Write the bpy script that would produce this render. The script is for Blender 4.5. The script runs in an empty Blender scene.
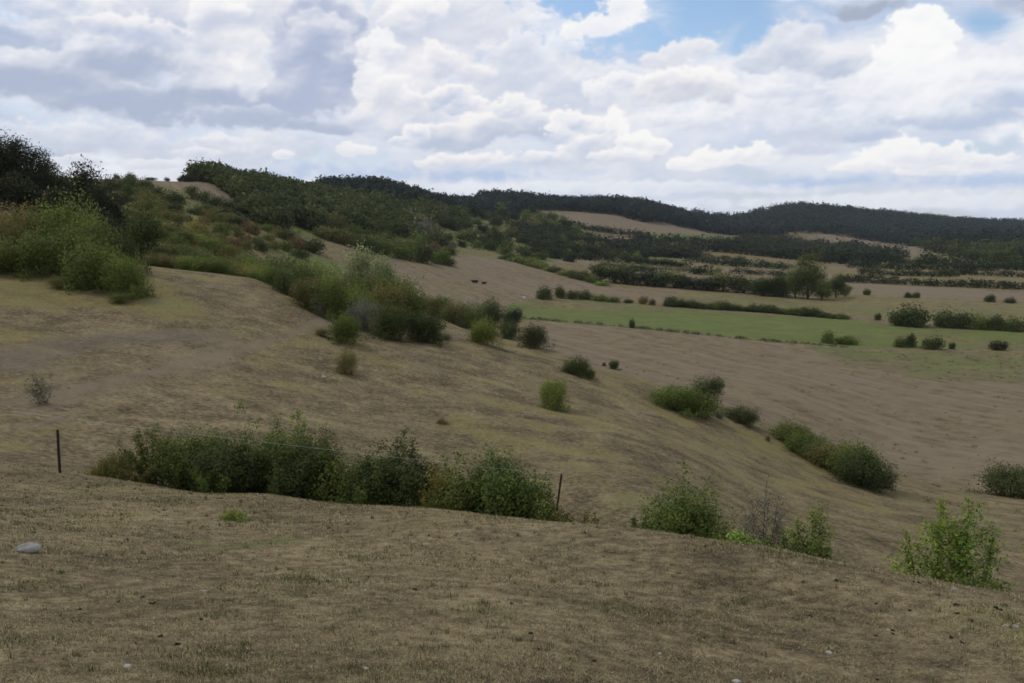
# A dry grazed hillside above a valley under a broken cloudy sky.
import bpy, math, random
import numpy as np

# ---------------------------------------------------------------- camera numbers
FPX = 880.0; PYH = 225.0; W, H = 1024, 683
PITCH = math.atan((H / 2 - PYH) / FPX)
CP, SP = math.cos(PITCH), math.sin(PITCH)

def ray(px, py):
    """world direction through a point of the view, scaled to y = 1"""
    a = (px - W / 2) / FPX; b = (H / 2 - py) / FPX
    y = CP + b * SP
    return a / y, 1.0, (-SP + b * CP) / y

def azel(px, py):
    x, y, z = ray(px, py)
    return math.atan2(x, y), math.atan2(z, math.hypot(x, y))

# ---------------------------------------------------------------- node helpers
class E:
    """a socket with arithmetic"""
    def __init__(s, nt, sock): s.nt, s.k = nt, sock
    def op(s, o, *others, clamp=False):
        n = s.nt.nodes.new('ShaderNodeMath'); n.operation = o; n.use_clamp = clamp
        for i, v in enumerate((s,) + others):
            if isinstance(v, E): s.nt.links.new(v.k, n.inputs[i])
            else: n.inputs[i].default_value = v
        return E(s.nt, n.outputs[0])
    def __add__(s, o): return s.op('ADD', o)
    def __sub__(s, o): return s.op('SUBTRACT', o)
    def __mul__(s, o): return s.op('MULTIPLY', o)
    def __truediv__(s, o): return s.op('DIVIDE', o)
    def rsub(s, v): return (s * -1.0) + v
    def clamp(s): return s.op('ADD', 0.0, clamp=True)
    def smooth(s, lo, hi, a=0.0, b=1.0):
        n = s.nt.nodes.new('ShaderNodeMapRange'); n.interpolation_type = 'SMOOTHSTEP'
        s.nt.links.new(s.k, n.inputs['Value'])
        for nm, v in (('From Min', lo), ('From Max', hi), ('To Min', a), ('To Max', b)):
            n.inputs[nm].default_value = v
        return E(s.nt, n.outputs[0])

def mixc(nt, fac, a, b):
    n = nt.nodes.new('ShaderNodeMix'); n.data_type = 'RGBA'
    for sock, v in ((n.inputs[0], fac), (n.inputs[6], a), (n.inputs[7], b)):
        if isinstance(v, E): nt.links.new(v.k, sock)
        elif hasattr(v, 'is_output'): nt.links.new(v, sock)
        elif isinstance(v, (int, float)): sock.default_value = v
        else: sock.default_value = tuple(v) + (1.0,) if len(v) == 3 else v
    return n.outputs[2]

def noise(nt, vec, scale, detail=4.0, rough=0.5, dist=0.0, lac=2.0):
    n = nt.nodes.new('ShaderNodeTexNoise'); n.inputs['Scale'].default_value = scale
    n.inputs['Detail'].default_value = detail; n.inputs['Roughness'].default_value = rough
    n.inputs['Distortion'].default_value = dist; n.inputs['Lacunarity'].default_value = lac
    if vec is not None: nt.links.new(vec, n.inputs['Vector'])
    return E(nt, n.outputs['Fac'])

def lin(r, g, b):
    f = lambda c: (c / 255 / 12.92) if c <= 10 else ((c / 255 + 0.055) / 1.055) ** 2.4
    return f(r), f(g), f(b)


# ---------------------------------------------------------------- procedural cloud cover (numpy noise)
def _hash(i, j, seed):
    h = (i.astype(np.int64) * 374761393 + j.astype(np.int64) * 668265263 + seed * 982451653) & 0xffffffff
    h = ((h ^ (h >> 13)) * 1274126177) & 0xffffffff
    return (h ^ (h >> 16)) & 0xffffffff

def gnoise(u, v, seed=0):
    i = np.floor(u); j = np.floor(v); fu = u - i; fv = v - j
    su = fu * fu * fu * (fu * (fu * 6 - 15) + 10); sv = fv * fv * fv * (fv * (fv * 6 - 15) + 10)
    def g(di, dj):
        a = _hash(i + di, j + dj, seed).astype(np.float32) * np.float32(2 * math.pi / 4294967296)
        return np.cos(a) * (fu - di) + np.sin(a) * (fv - dj)
    a = g(0, 0); b = g(1, 0); c = g(0, 1); d = g(1, 1)
    return ((a + (b - a) * su) * (1 - sv) + (c + (d - c) * su) * sv) * 1.41

def fbm(u, v, octv=5, rough=0.5, seed=0):
    t = 0; amp = 1.0; n = 0
    for k in range(octv):
        t = t + gnoise(u * 2 ** k + 17.3 * k, v * 2 ** k - 9.1 * k, seed + k) * amp; n += amp; amp *= rough
    return t / n

def worley(u, v, seed=0):
    i = np.floor(u); j = np.floor(v); best = np.full(u.shape, 9.0, np.float32)
    for di in (-1, 0, 1):
        for dj in (-1, 0, 1):
            h = _hash(i + di, j + dj, seed)
            px = i + di + (h & 0xffff) / 65536.0; py = j + dj + (h >> 16) / 65536.0
            best = np.minimum(best, (u - px) ** 2 + (v - py) ** 2)
    return np.sqrt(best)

def billow(u, v, octv=3, seed=0):
    t = 0; amp = 1.0; n = 0
    for k in range(octv):
        w = worley(u * 2.1 ** k + 5 * k, v * 2.1 ** k + 3 * k, seed + 31 * k)
        t = t + np.sqrt(np.clip(1.05 - w * w, 0, None)) * amp; n += amp; amp *= 0.5
    return t / n - 0.72

def sstep(x, a, b):
    t = np.clip((x - a) / (b - a), 0, 1); return t * t * (3 - 2 * t)

def srgb(c): 
    c = np.asarray(c, np.float32) / 255
    return np.where(c <= .04045, c / 12.92, ((c + .055) / 1.055) ** 2.4)

def blur(a, r):
    for ax in (0, 1):
        for _ in range(2):
            p = np.pad(a, [(r + 1, r) if k == ax else (0, 0) for k in (0, 1)], mode='edge').cumsum(ax)
            n = a.shape[ax]
            a = (np.take(p, range(2 * r + 1, 2 * r + 1 + n), ax) - np.take(p, range(0, n), ax)) / (2 * r + 1)
    return a

def cloud_layer(X, Y, clouds, openings, seed=3):
    """X to the right, Y down, in view pixels. returns rgb (linear) and cover"""
    X = X.astype(np.float32); Y = Y.astype(np.float32)
    step = abs(float(Y[1, 0] - Y[0, 0]))
    wx = fbm(X / 70, Y / 52, 5, .55, seed + 1) * 26; wy = fbm(X / 70 + 40, Y / 52 + 7, 5, .55, seed + 2) * 20
    A, B = X + wx, Y + wy
    n0 = fbm(A / 85, B / 62, 7, .55, seed + 5) * 1.1 + billow(A / 34, B / 28, 3, seed + 7) * 0.55
    lit = 0                                       # rises where the billows face up and to the left
    big = fbm(X / 120 + 3, Y / 80, 3, .5, seed + 21) * 1.5 + billow(A / 75, B / 58, 2, seed + 23)
    for src, rad, k in ((n0, 1.5, 9.0), (n0, 5, 16.0), (big, 4, 26.0)):
        gy, gx = np.gradient(blur(src, max(1, int(rad / step))), step)
        lit = lit + np.tanh((gy * 0.85 + gx * 0.35) * k) * 0.5
    lit = np.clip(lit, -1.2, 1.2)
    fine = fbm(X / 14, Y / 9, 5, .6, seed + 9)
    small = fbm(X / 16 + 5, Y / 12, 4, .55, seed + 15) * .9 + billow(X / 11 + wx / 20, Y / 9 + wy / 20, 2, seed + 17) * .6
    gy, gx = np.gradient(blur(small, max(1, int(1 / step))), step)
    lits = np.clip(np.tanh((gy * .85 + gx * .35) * 4.5), -1, 1)
    strat = fbm(X / 240 + wx / 180, Y / 34 + wy / 40, 6, .55, seed + 11)
    gap = np.zeros_like(X)
    for px, py, sx, sy, amp in openings:
        gap = np.maximum(gap, amp * np.exp(-(((X + wx * .7 - px) / sx) ** 2 + ((Y + wy * .7 - py) / sy) ** 2)))
    # thin veil of high cloud, whiter and smoother low down
    al = sstep(strat * 0.8 + 0.62 + n0 * 0.12 - gap * 0.95, 0.02, 0.62)
    s = np.clip(0.60 + strat * 0.95 + n0 * 0.16 + lit * 0.16, 0, 1)[..., None]
    rgb = srgb((182, 197, 226)) * (1 - s) + srgb((240, 244, 251)) * s
    # scattered small cumulus
    f = n0 + strat * 0.8 + 0.02 - gap * 1.2
    a = sstep(f, 0, .34) * 0.75 * sstep(225 - Y, 0, 60)
    s = np.clip(0.70 + lit * 0.34 - f * 0.28 + fine * .1, 0, 1)[..., None]
    c = srgb((190, 200, 222)) * (1 - s) + srgb((250, 250, 252)) * s
    rgb = rgb * (1 - a[..., None]) + c * a[..., None]; al = 1 - (1 - al) * (1 - a)
    for cl in clouds:
        lobes, dk, lt, rag, soft, bias, kv, kt, op = cl
        ry0 = max(l[3] for l in lobes); ks = min(1.0, max(0.15, (ry0 - 8) / 22.0))
        f = np.full_like(X, -9.0); vv = np.zeros_like(X); wsum = np.full_like(X, 1e-6)
        for (px, py, rx, ry) in lobes:
            k = min(1.0, ry / 20.0)
            u = (X + wx - px) / rx; v = (py - Y - wy * k) / ry
            vb = np.where(v < 0, v * 1.35, v)
            fi = 1.08 - np.sqrt(u * u + vb * vb)
            f = np.maximum(f, fi)
            w = np.exp(np.clip(fi, -3, 1) * 4); vv += v * w; wsum += w
        vv /= wsum
        g = f * 0.9 + (n0 * ks + small * (1 - ks)) * rag * np.where(vv > -0.2, 1, 0.55) + fine * 0.22 + small * .12
        a = sstep(g, 0.0, soft) * op
        s = bias - .13 + (lit * .8 * ks + lits * (.28 * (1 - ks) + .14)) * 0.72 + vv * kv - np.clip(g, 0, 1.2) * kt + n0 * 0.22 + big * .12 + fine * 0.12
        s = np.clip(s, 0, 1)[..., None]; s = s * s * (3 - 2 * s)
        c = srgb(dk) * (1 - s) + srgb(lt) * s
        rgb = rgb * (1 - a[..., None]) + c * a[..., None]; al = 1 - (1 - al) * (1 - a)
    return rgb, al

#      lobes (x, y, half width, half height)   shade tone, lit tone, ragged, softness, bias, vertical, thickness, opacity
CLOUDS = (
    (((560, 120, 620, 60),), (206, 214, 234), (244, 245, 251), .9, .9, .62, .1, .1, .55),
    (((900, 122, 190, 36), (760, 114, 110, 22), (1000, 140, 120, 34)), (208, 216, 233), (252, 252, 254), .8, .6, .78, .1, .05, .92),
    (((960, 188, 170, 10), (800, 186, 110, 7)), (182, 203, 236), (216, 226, 244), .7, .9, .35, .2, .2, .8),
    (((900, 205, 260, 9), (640, 190, 180, 8)), (216, 226, 244), (246, 248, 252), .6, .6, .8, .2, .1, .8),
    (((360, 176, 120, 13), (470, 178, 90, 9)), (182, 201, 232), (220, 229, 244), .9, .9, .4, .2, .2, .8),
    (((20, 138, 90, 22), (90, 160, 60, 10)), (182, 196, 220), (220, 227, 241), .8, .8, .4, .3, .2, .85),
    (((110, 150, 90, 14), (230, 158, 120, 14)), (202, 210, 227), (246, 246, 249), .9, .5, .55, .3, .2, .85),
    # the tall white masses between the grey ones
    (((215, 60, 60, 62), (265, 85, 26, 60), (120, 70, 80, 40), (290, 20, 90, 34)), (204, 211, 228), (255, 252, 251), .95, .35, .66, .15, .18, .95),
    (((440, 30, 80, 50), (400, 80, 60, 56), (480, 8, 50, 24)), (206, 213, 230), (255, 252, 251), 1., .34, .70, .2, .2, .95),
    (((70, 14, 70, 26), (20, 40, 50, 30)), (180, 195, 224), (234, 239, 248), 1., .7, .48, .3, .2, .88),
    (((160, 40, 70, 30), (130, 15, 50, 20)), (200, 208, 226), (246, 245, 249), 1.0, .5, .52, .25, .2, .8),
    # grey masses on the left
    (((190, 112, 120, 28), (90, 104, 110, 20), (150, 84, 70, 22)), (174, 186, 210), (242, 243, 249), .95, .5, .46, .48, .30, .93),
    (((318, 88, 44, 58), (290, 118, 48, 30), (330, 40, 34, 34)), (180, 190, 215), (246, 246, 250), .85, .32, .40, .30, .34, .96),
    # middle
    (((500, 90, 90, 34), (430, 128, 60, 24), (570, 100, 60, 40)), (200, 209, 228), (250, 248, 249), 1.0, .4, .54, .3, .25, .85),
    (((500, 132, 44, 20), (455, 140, 40, 15), (545, 128, 40, 24)), (190, 201, 222), (254, 250, 249), .9, .3, .62, .42, .34, .92),
    (((470, 163, 40, 9), (440, 167, 25, 7)), (206, 212, 230), (253, 250, 249), .7, .3, .80, .4, .25, .92),
    (((585, 150, 34, 26), (560, 164, 40, 12), (600, 130, 20, 22)), (200, 208, 228), (255, 253, 252), .85, .28, .80, .4, .25, .95),
    (((636, 146, 24, 15), (655, 150, 18, 9), (620, 158, 36, 8)), (206, 212, 230), (255, 254, 252), .7, .26, .82, .4, .25, .95),
    (((395, 100, 26, 20), (420, 112, 30, 16)), (206, 213, 228), (255, 252, 251), .8, .28, .72, .45, .34, .9),
    (((445, 72, 22, 20), (470, 84, 30, 16)), (200, 207, 227), (253, 250, 250), .8, .3, .72, .45, .34, .88),
    (((520, 64, 34, 20), (545, 84, 34, 16)), (204, 212, 231), (249, 249, 252), .9, .5, .66, .4, .3, .8),
    (((250, 130, 60, 14), (330, 135, 40, 10)), (178, 189, 212), (226, 230, 242), .9, .5, .45, .4, .3, .85),
    (((610, 84, 40, 18), (640, 104, 34, 12)), (206, 213, 231), (250, 250, 252), .9, .5, .68, .4, .3, .8),
    (((330, 60, 26, 34), (352, 90, 20, 26)), (172, 184, 212), (248, 247, 250), .8, .26, .50, .35, .34, .9),
    (((236, 40, 20, 26), (228, 62, 16, 22)), (206, 212, 230), (255, 254, 253), .9, .34, .62, .3, .2, .85),
    (((262, 92, 12, 30), (272, 66, 14, 20)), (212, 218, 233), (255, 253, 252), .9, .4, .62, .3, .2, .75),
    (((170, 62, 36, 18), (140, 54, 26, 14)), (186, 198, 224), (252, 250, 250), .9, .3, .70, .45, .3, .88),
    (((60, 66, 44, 14), (20, 72, 40, 12)), (174, 188, 216), (240, 242, 248), .9, .4, .58, .45, .3, .88),
    (((90, 42, 34, 12), (120, 36, 30, 12)), (192, 204, 228), (250, 249, 250), .9, .34, .70, .4, .3, .85),
    (((408, 36, 26, 18), (432, 24, 24, 14)), (204, 211, 229), (255, 253, 252), .85, .28, .78, .4, .3, .9),
    (((384, 66, 18, 22), (372, 88, 16, 20)), (206, 213, 230), (255, 254, 253), .8, .26, .80, .35, .3, .9),
    (((446, 104, 26, 13), (470, 112, 24, 10)), (190, 202, 226), (254, 251, 250), .8, .26, .74, .45, .34, .92),
    (((518, 112, 24, 14), (536, 124, 18, 14)), (190, 202, 226), (254, 252, 250), .8, .26, .74, .45, .34, .92),
    (((424, 137, 20, 10), (408, 144, 16, 7)), (192, 204, 228), (252, 250, 250), .75, .26, .74, .45, .34, .92),
    (((600, 100, 22, 13), (622, 92, 22, 12)), (206, 213, 231), (253, 252, 253), .8, .3, .76, .4, .3, .88),
    (((570, 126, 18, 14), (556, 138, 16, 10)), (192, 204, 228), (255, 253, 251), .8, .26, .78, .45, .34, .92),
    (((540, 40, 26, 12), (560, 56, 30, 10)), (214, 223, 241), (246, 248, 252), .9, .5, .68, .3, .2, .75),
    (((700, 130, 40, 9), (660, 124, 36, 8)), (208, 215, 232), (246, 247, 251), .8, .4, .66, .4, .2, .85),
    (((690, 166, 16, 8), (742, 164, 14, 7)), (214, 220, 235), (255, 254, 252), .6, .24, .86, .35, .2, .95),
    (((960, 100, 60, 9), (1010, 92, 50, 10)), (206, 213, 231), (248, 249, 252), .8, .5, .70, .3, .2, .8),
    (((812, 112, 46, 8), (770, 104, 40, 7)), (206, 214, 232), (248, 249, 252), .8, .5, .70, .3, .2, .8),
    (((895, 178, 34, 8), (930, 172, 26, 8)), (214, 220, 235), (255, 253, 252), .65, .3, .84, .35, .2, .92),
    (((120, 168, 30, 6), (175, 170, 34, 6), (60, 170, 30, 6)), (206, 213, 230), (246, 246, 249), .8, .4, .74, .35, .2, .85),
    (((240, 150, 26, 7), (210, 160, 26, 6)), (206, 213, 230), (246, 246, 249), .8, .4, .74, .35, .2, .85),
    (((357, 153, 15, 8),), (212, 219, 234), (252, 250, 249), .45, .3, .85, .4, .2, .95),
    (((292, 160, 10, 6),), (214, 220, 234), (250, 249, 250), .45, .3, .80, .4, .2, .9),
    (((596, 40, 36, 12), (615, 26, 24, 12), (575, 46, 18, 7)), (220, 228, 243), (255, 253, 252), .75, .4, .85, .3, .2, .92),
    (((680, 62, 30, 15), (660, 70, 26, 10)), (208, 213, 228), (252, 250, 250), .6, .35, .72, .4, .25, .92),
    (((690, 92, 40, 18), (660, 96, 28, 15), (715, 104, 22, 17)), (202, 208, 222), (255, 253, 252), .6, .28, .74, .50, .34, .96),
    (((725, 162, 30, 10), (700, 164, 24, 9), (750, 158, 18, 10)), (210, 217, 234), (255, 254, 252), .65, .28, .86, .35, .2, .95),
    (((810, 142, 50, 14), (790, 156, 30, 8)), (206, 213, 231), (243, 245, 250), .7, .5, .55, .3, .2, .85),
    (((910, 134, 70, 11), (955, 122, 34, 14), (850, 146, 36, 8)), (190, 203, 226), (240, 243, 249), .8, .5, .52, .45, .25, .92),
    (((880, 166, 50, 17), (840, 172, 30, 10)), (206, 213, 232), (255, 254, 253), .7, .3, .86, .4, .2, .95),
    (((1000, 152, 40, 20), (1030, 140, 40, 24)), (214, 219, 233), (255, 254, 252), .6, .3, .86, .4, .2, .95),
    (((872, 72, 30, 17), (897, 58, 17, 17), (850, 80, 22, 12), (880, 50, 22, 12)), (222, 226, 235), (255, 255, 254), .45, .2, .92, .25, .12, .98),
    (((780, 66, 40, 26), (755, 74, 30, 18), (815, 78, 26, 22)), (192, 203, 223), (244, 244, 248), .6, .34, .64, .5, .34, .95),
    (((870, 4, 110, 22), (790, 4, 60, 18), (980, 10, 120, 16), (840, 36, 40, 14)), (169, 179, 200), (236, 238, 244), .8, .5, .40, .55, .30, .95),
    (((980, 44, 48, 17), (1025, 44, 50, 18), (950, 36, 26, 14)), (182, 193, 215), (242, 241, 245), .6, .36, .64, .62, .34, .95),
)
OPENINGS = ((575, 10, 95, 34, .86), (690, 24, 70, 30, .84), (742, 58, 20, 22, .8), (932, 58, 18, 14, .66), (650, 46, 60, 14, .5))

# ---------------------------------------------------------------- the lie of the land
# per bearing (named by the view column it leaves the frame at): (distance, sight row) or (distance, None, height)
COLS = {
 -420: [(8, None, -2.7), (16, None, -4.2), (26, None, -5.2), (40, None, -3.5), (70, None, 2), (110, None, 8), (200, None, 18), (400, None, 26), (1000, None, 42), (3000, None, 50)],
 0: [(9, None, -3.6), (12.5, None, -4.35), (18, None, -5.55), (24, None, -6.75), (29, 441), (35, 400), (45, 350), (60, 300), (72, 270), (90, None, -.5), (110, None, 3.4), (160, None, 9), (250, None, 17), (400, None, 26), (1000, None, 42), (3000, None, 52)],
 128: [(8, None, -3.5), (15, None, -5.05), (20, None, -6.15), (24, None, -7.2), (29, None, -8.2), (38, 402), (55, 330), (72, 277), (81, 263), (100, None, -4.2), (150, None, 0.5), (250, None, 6.5), (330, 196), (390, 179), (440, None, 19.5), (600, None, 18), (1000, None, 38), (3000, None, 50)],
 215: [(22, None, -6.98), (28, None, -8.7), (37, 420), (60, 326), (78, 281), (85, 273), (105, None, -7), (150, None, -4.5), (240, None, -0.5), (330, 206), (420, 183), (480, None, 20.5), (700, None, 20), (3000, None, 45)],
 256: [(8, None, -3.55), (15, None, -5.15), (22.5, None, -7.12), (28, None, -9.2), (36, 430), (50, 372), (65, 320), (82, 283), (86, 279), (105, None, -9), (140, None, -9.5), (200, None, -8), (265, 238), (340, 218), (440, 196), (520, 186), (650, None, 20), (1000, None, 28), (3000, None, 45)],
 384: [(8, None, -3.6), (13, None, -4.75), (19, None, -6.36), (22.5, None, -8.1), (27, None, -10.2), (36, 460), (50, 400), (65, 353), (77, 334), (90, 319), (104, 306), (122, None, -14.6), (150, None, -17.5), (220, None, -18.0), (280, 278), (335, 259), (400, 244), (520, 222), (650, 204), (780, 192), (900, None, 24), (1300, None, 28), (3000, None, 45)],
 448: [(18.3, None, -6.2), (36, 471), (50, 411), (65, 363), (78, 341), (90, 329), (101, 321), (114, None, -14.6), (140, None, -19), (175, None, -20.8)],
 512: [(8, None, -3.65), (12, None, -4.6), (17.3, 523), (20.5, None, -7.9), (25, None, -10.6), (36, 482), (50, 420), (70, 370), (90, 346), (105, None, -15.4), (130, None, -19.5), (160, None, -22.5), (255, 312), (300, 295), (370, 276), (430, 263), (600, 247), (800, 230), (1000, 214), (1200, 203), (1350, None, 27), (2000, None, 28), (3200, None, 34)],
 640: [(8, None, -3.8), (12, None, -4.65), (15.6, 535), (18.5, None, -7.7), (23, None, -9.9), (34, 500), (50, 440), (70, 402), (86, 379), (100, None, -18.3), (122, None, -22.8), (150, 372), (190, 346), (235, 325), (280, 310), (330, 297), (400, 284), (500, 271), (700, 255), (900, 240), (1100, 227), (1250, 216), (1400, 210), (1600, None, 27), (2200, None, 28), (3200, None, 30)],
 735: [(1500, 233), (1800, 223), (2000, 218), (2300, None, 15), (3200, None, 15)],
 800: [(1300, 243), (1500, 234), (1800, 220), (2000, 211), (2250, None, 29), (3200, None, 15)],
 850: [(1500, 236), (1800, 224), (2050, 215), (2300, None, 20)],
 768: [(7, None, -3.75), (10.5, None, -4.42), (13.6, 550), (17, None, -7.8), (22, None, -10.2), (30, None, -12.2), (40, 520), (55, 480), (72, 444), (84, 428), (97, None, -22.8), (115, 413), (140, 388), (180, 360), (240, 330), (350, None, -29), (500, None, -29), (700, None, -29), (1000, 249), (1300, 239), (1500, 233), (1800, 221.5), (2000, 214), (2250, None, 22), (3200, None, 15)],
 896: [(6, None, -3.65), (9.5, None, -4.24), (12.0, 576), (15, None, -7.2), (20, None, -9.9), (30, None, -13.2), (42, 541), (60, 502), (78, 478), (92, None, -26.3), (110, None, -28.4), (150, None, -29), (300, None, -29.2), (700, None, -29.2), (1100, None, -28), (1400, 243), (1700, 232), (2000, 223), (2200, 219), (2600, None, 14), (3300, None, 14)],
 1024: [(5, None, -3.35), (8, None, -3.95), (10.8, 599), (13.5, None, -6.7), (18, None, -9.4), (28, None, -13.5), (45, 546), (65, 511), (85, 487), (105, None, -28.2), (130, None, -29), (300, None, -29.3), (700, None, -29.3), (1200, None, -28.6), (1700, 238), (2100, 231), (2500, 226), (3300, None, 5)],
 1450: [(5, None, -3.6), (9, None, -5.4), (14, None, -8.4), (20, None, -11.5), (35, None, -17), (60, None, -23), (90, None, -28), (130, None, -29), (400, None, -29.5), (1000, None, -29), (2000, None, -15), (3300, None, 0)],
}
def _ctrl():
    P = []
    for px, lst in COLS.items():
        for it in lst:
            rx, _, rz = ray(px, it[1] if it[1] is not None else 400)
            rx = (px - W / 2) / FPX / 1.0 * 1.0 if it[1] is None else rx
            P.append((rx * it[0], it[0], rz * it[0] if it[1] is not None else it[2]))
    for x, y in ((0, 0), (0, 3), (2.5, 0), (-2.5, 0), (0, -3), (4, 3), (-4, 3), (0, 5.5), (-8, 4), (-8, -2), (0, -8), (6, -6)):
        P.append((x, y, -1.65 - .24 * y - .07 * x))
    for r, k in ((18, 3.0), (45, 6.0), (120, 9), (500, 14), (1500, 18), (3300, 22)):
        for deg in (-160, -125, -90, 90, 125, 160, 180):
            s = math.sin(math.radians(deg)); c = math.cos(math.radians(deg))
            tilt = -0.12 * s * min(r, 160) if s > 0 else -0.05 * s * min(r, 160)
            P.append((r * s, r * c, -2 + k + tilt - (10 * max(0, s) if r > 100 else 0)))
    return np.array(P)

def _warp(x, y):
    r = np.hypot(x, y) + 1e-9; s = np.log1p(r / 12.0) / r
    return np.stack([x * s, y * s], -1)

_C = _ctrl(); _CW = _warp(_C[:, 0], _C[:, 1])
def _ker(d2): return d2 * np.log(np.maximum(d2, 1e-12))
def _solve():
    n = len(_CW); D = ((_CW[:, None] - _CW[None]) ** 2).sum(-1)
    A = np.zeros((n + 3, n + 3)); A[:n, :n] = _ker(D) + np.eye(n) * 2e-4
    A[:n, n] = 1; A[:n, n + 1:] = _CW; A[n:, :n] = A[:n, n:].T
    return np.linalg.solve(A, np.concatenate([_C[:, 2], np.zeros(3)]))
_S = _solve()

def height(x, y):
    x = np.atleast_1d(np.asarray(x, float)); y = np.atleast_1d(np.asarray(y, float))
    sh = x.shape; x = x.ravel(); y = y.ravel(); out = np.empty(len(x)); n = len(_CW)
    for i in range(0, len(x), 20000):
        w = _warp(x[i:i + 20000], y[i:i + 20000])
        d2 = (w * w).sum(-1)[:, None] + (_CW * _CW).sum(-1)[None] - 2 * w @ _CW.T
        out[i:i + 20000] = _ker(d2) @ _S[:n] + _S[n] + w @ _S[n + 1:]
    r = np.hypot(x, y)
    # small swells and sheep-worn terraces on top of the broad form
    k = np.clip((r - 6) / 40, 0, 1)
    out += gnoise(x / 9, y / 9, 91) * .12 * k * np.exp(-(r / 80) ** 2) + gnoise(x / 23, y / 23, 92) * .28 * k * np.clip(r / 60, 0, 1)
    out += gnoise(x / 110, y / 110, 93) * 1.6 * np.clip((r - 300) / 500, 0, 1)
    out += gnoise(x / 2.6, y / 2.6, 94) * .04 * np.clip(r / 6, 0, 1) * np.exp(-(r / 45) ** 2) + gnoise(x / .9, y / .9, 95) * .012
    return out.reshape(sh)

def hit(px, py, y0=4.0, y1=3200.0):
    """where the sight line through (px, py) first meets the ground"""
    rx, _, rz = ray(px, py)
    t = np.exp(np.linspace(math.log(y0), math.log(y1), 900))
    b = t * rz - height(t * rx, t)
    i = np.argmax(b < 0) if (b < 0).any() else len(t) - 1
    if i == 0: return t[0] * rx, t[0], float(height(t[0] * rx, t[0])[0])
    lo, hi = t[i - 1], t[i]
    tt = np.linspace(lo, hi, 30); bb = tt * rz - height(tt * rx, tt); j = np.argmax(bb < 0) if (bb < 0).any() else -1
    return tt[j] * rx, tt[j], float(height(tt[j] * rx, tt[j])[0])
def at(px, Y):
    """ground under bearing px at distance Y"""
    x = (px - W / 2) / FPX * Y * 1.008
    return x, Y, float(height(x, Y)[0])

# ---------------------------------------------------------------- scene, helpers
SC = bpy.context.scene
COLL = SC.collection
RNG = np.random.default_rng(11)
random.seed(5)

def link(o, parent=None):
    COLL.objects.link(o)
    if parent is not None: o.parent = parent
    return o

def tag(o, label=None, cat=None, group=None, kind=None):
    if label: o['label'] = label
    if cat: o['category'] = cat
    if group: o['group'] = group
    if kind: o['kind'] = kind
    return o

def empty(name, loc, rz=0.0):
    o = bpy.data.objects.new(name, None); o.empty_display_size = .2
    o.location = loc; o.rotation_euler = (0, 0, rz)
    return link(o)

def mesh_np(name, V, F, mat=None, smooth=False, attrs=None, normals=None):
    """V (n,3), F (m,k) with equal k"""
    V = np.asarray(V, np.float32); F = np.asarray(F, np.int32); k = F.shape[1]
    me = bpy.data.meshes.new(name)
    me.vertices.add(len(V)); me.vertices.foreach_set('co', V.ravel())
    me.loops.add(F.size); me.loops.foreach_set('vertex_index', F.ravel())
    me.polygons.add(len(F)); me.polygons.foreach_set('loop_start', np.arange(0, F.size, k, dtype=np.int32))
    if smooth: me.polygons.foreach_set('use_smooth', np.ones(len(F), bool))
    me.update(calc_edges=True)
    for nm, (tp, arr) in (attrs or {}).items():
        a = me.attributes.new(nm, tp, 'POINT')
        a.data.foreach_set('color' if 'COLOR' in tp else 'value', np.asarray(arr, np.float32).ravel())
    if mat: me.materials.append(mat)
    if normals is not None:
        me.polygons.foreach_set('use_smooth', np.ones(len(F), bool)); me.normals_split_custom_set_from_vertices(np.asarray(normals, np.float32))
    return me

def obj(name, me, parent=None, loc=(0, 0, 0), rz=0.0, scale=(1, 1, 1), color=None):
    o = bpy.data.objects.new(name, me); o.location = loc; o.rotation_euler = (0, 0, rz); o.scale = scale
    if color is not None: o.color = tuple(color) + (1.0,)
    return link(o, parent)

# ---------------------------------------------------------------- sky
def np_image(name, rgb, al):
    h, w = al.shape
    im = bpy.data.images.new(name, w, h, alpha=True, float_buffer=True); im.colorspace_settings.name = 'Non-Color'
    im.alpha_mode = 'CHANNEL_PACKED'
    buf = np.concatenate([rgb, al[..., None]], -1).astype(np.float32)[::-1]
    im.pixels.foreach_set(np.ascontiguousarray(buf).ravel()); im.update()
    return im

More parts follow.
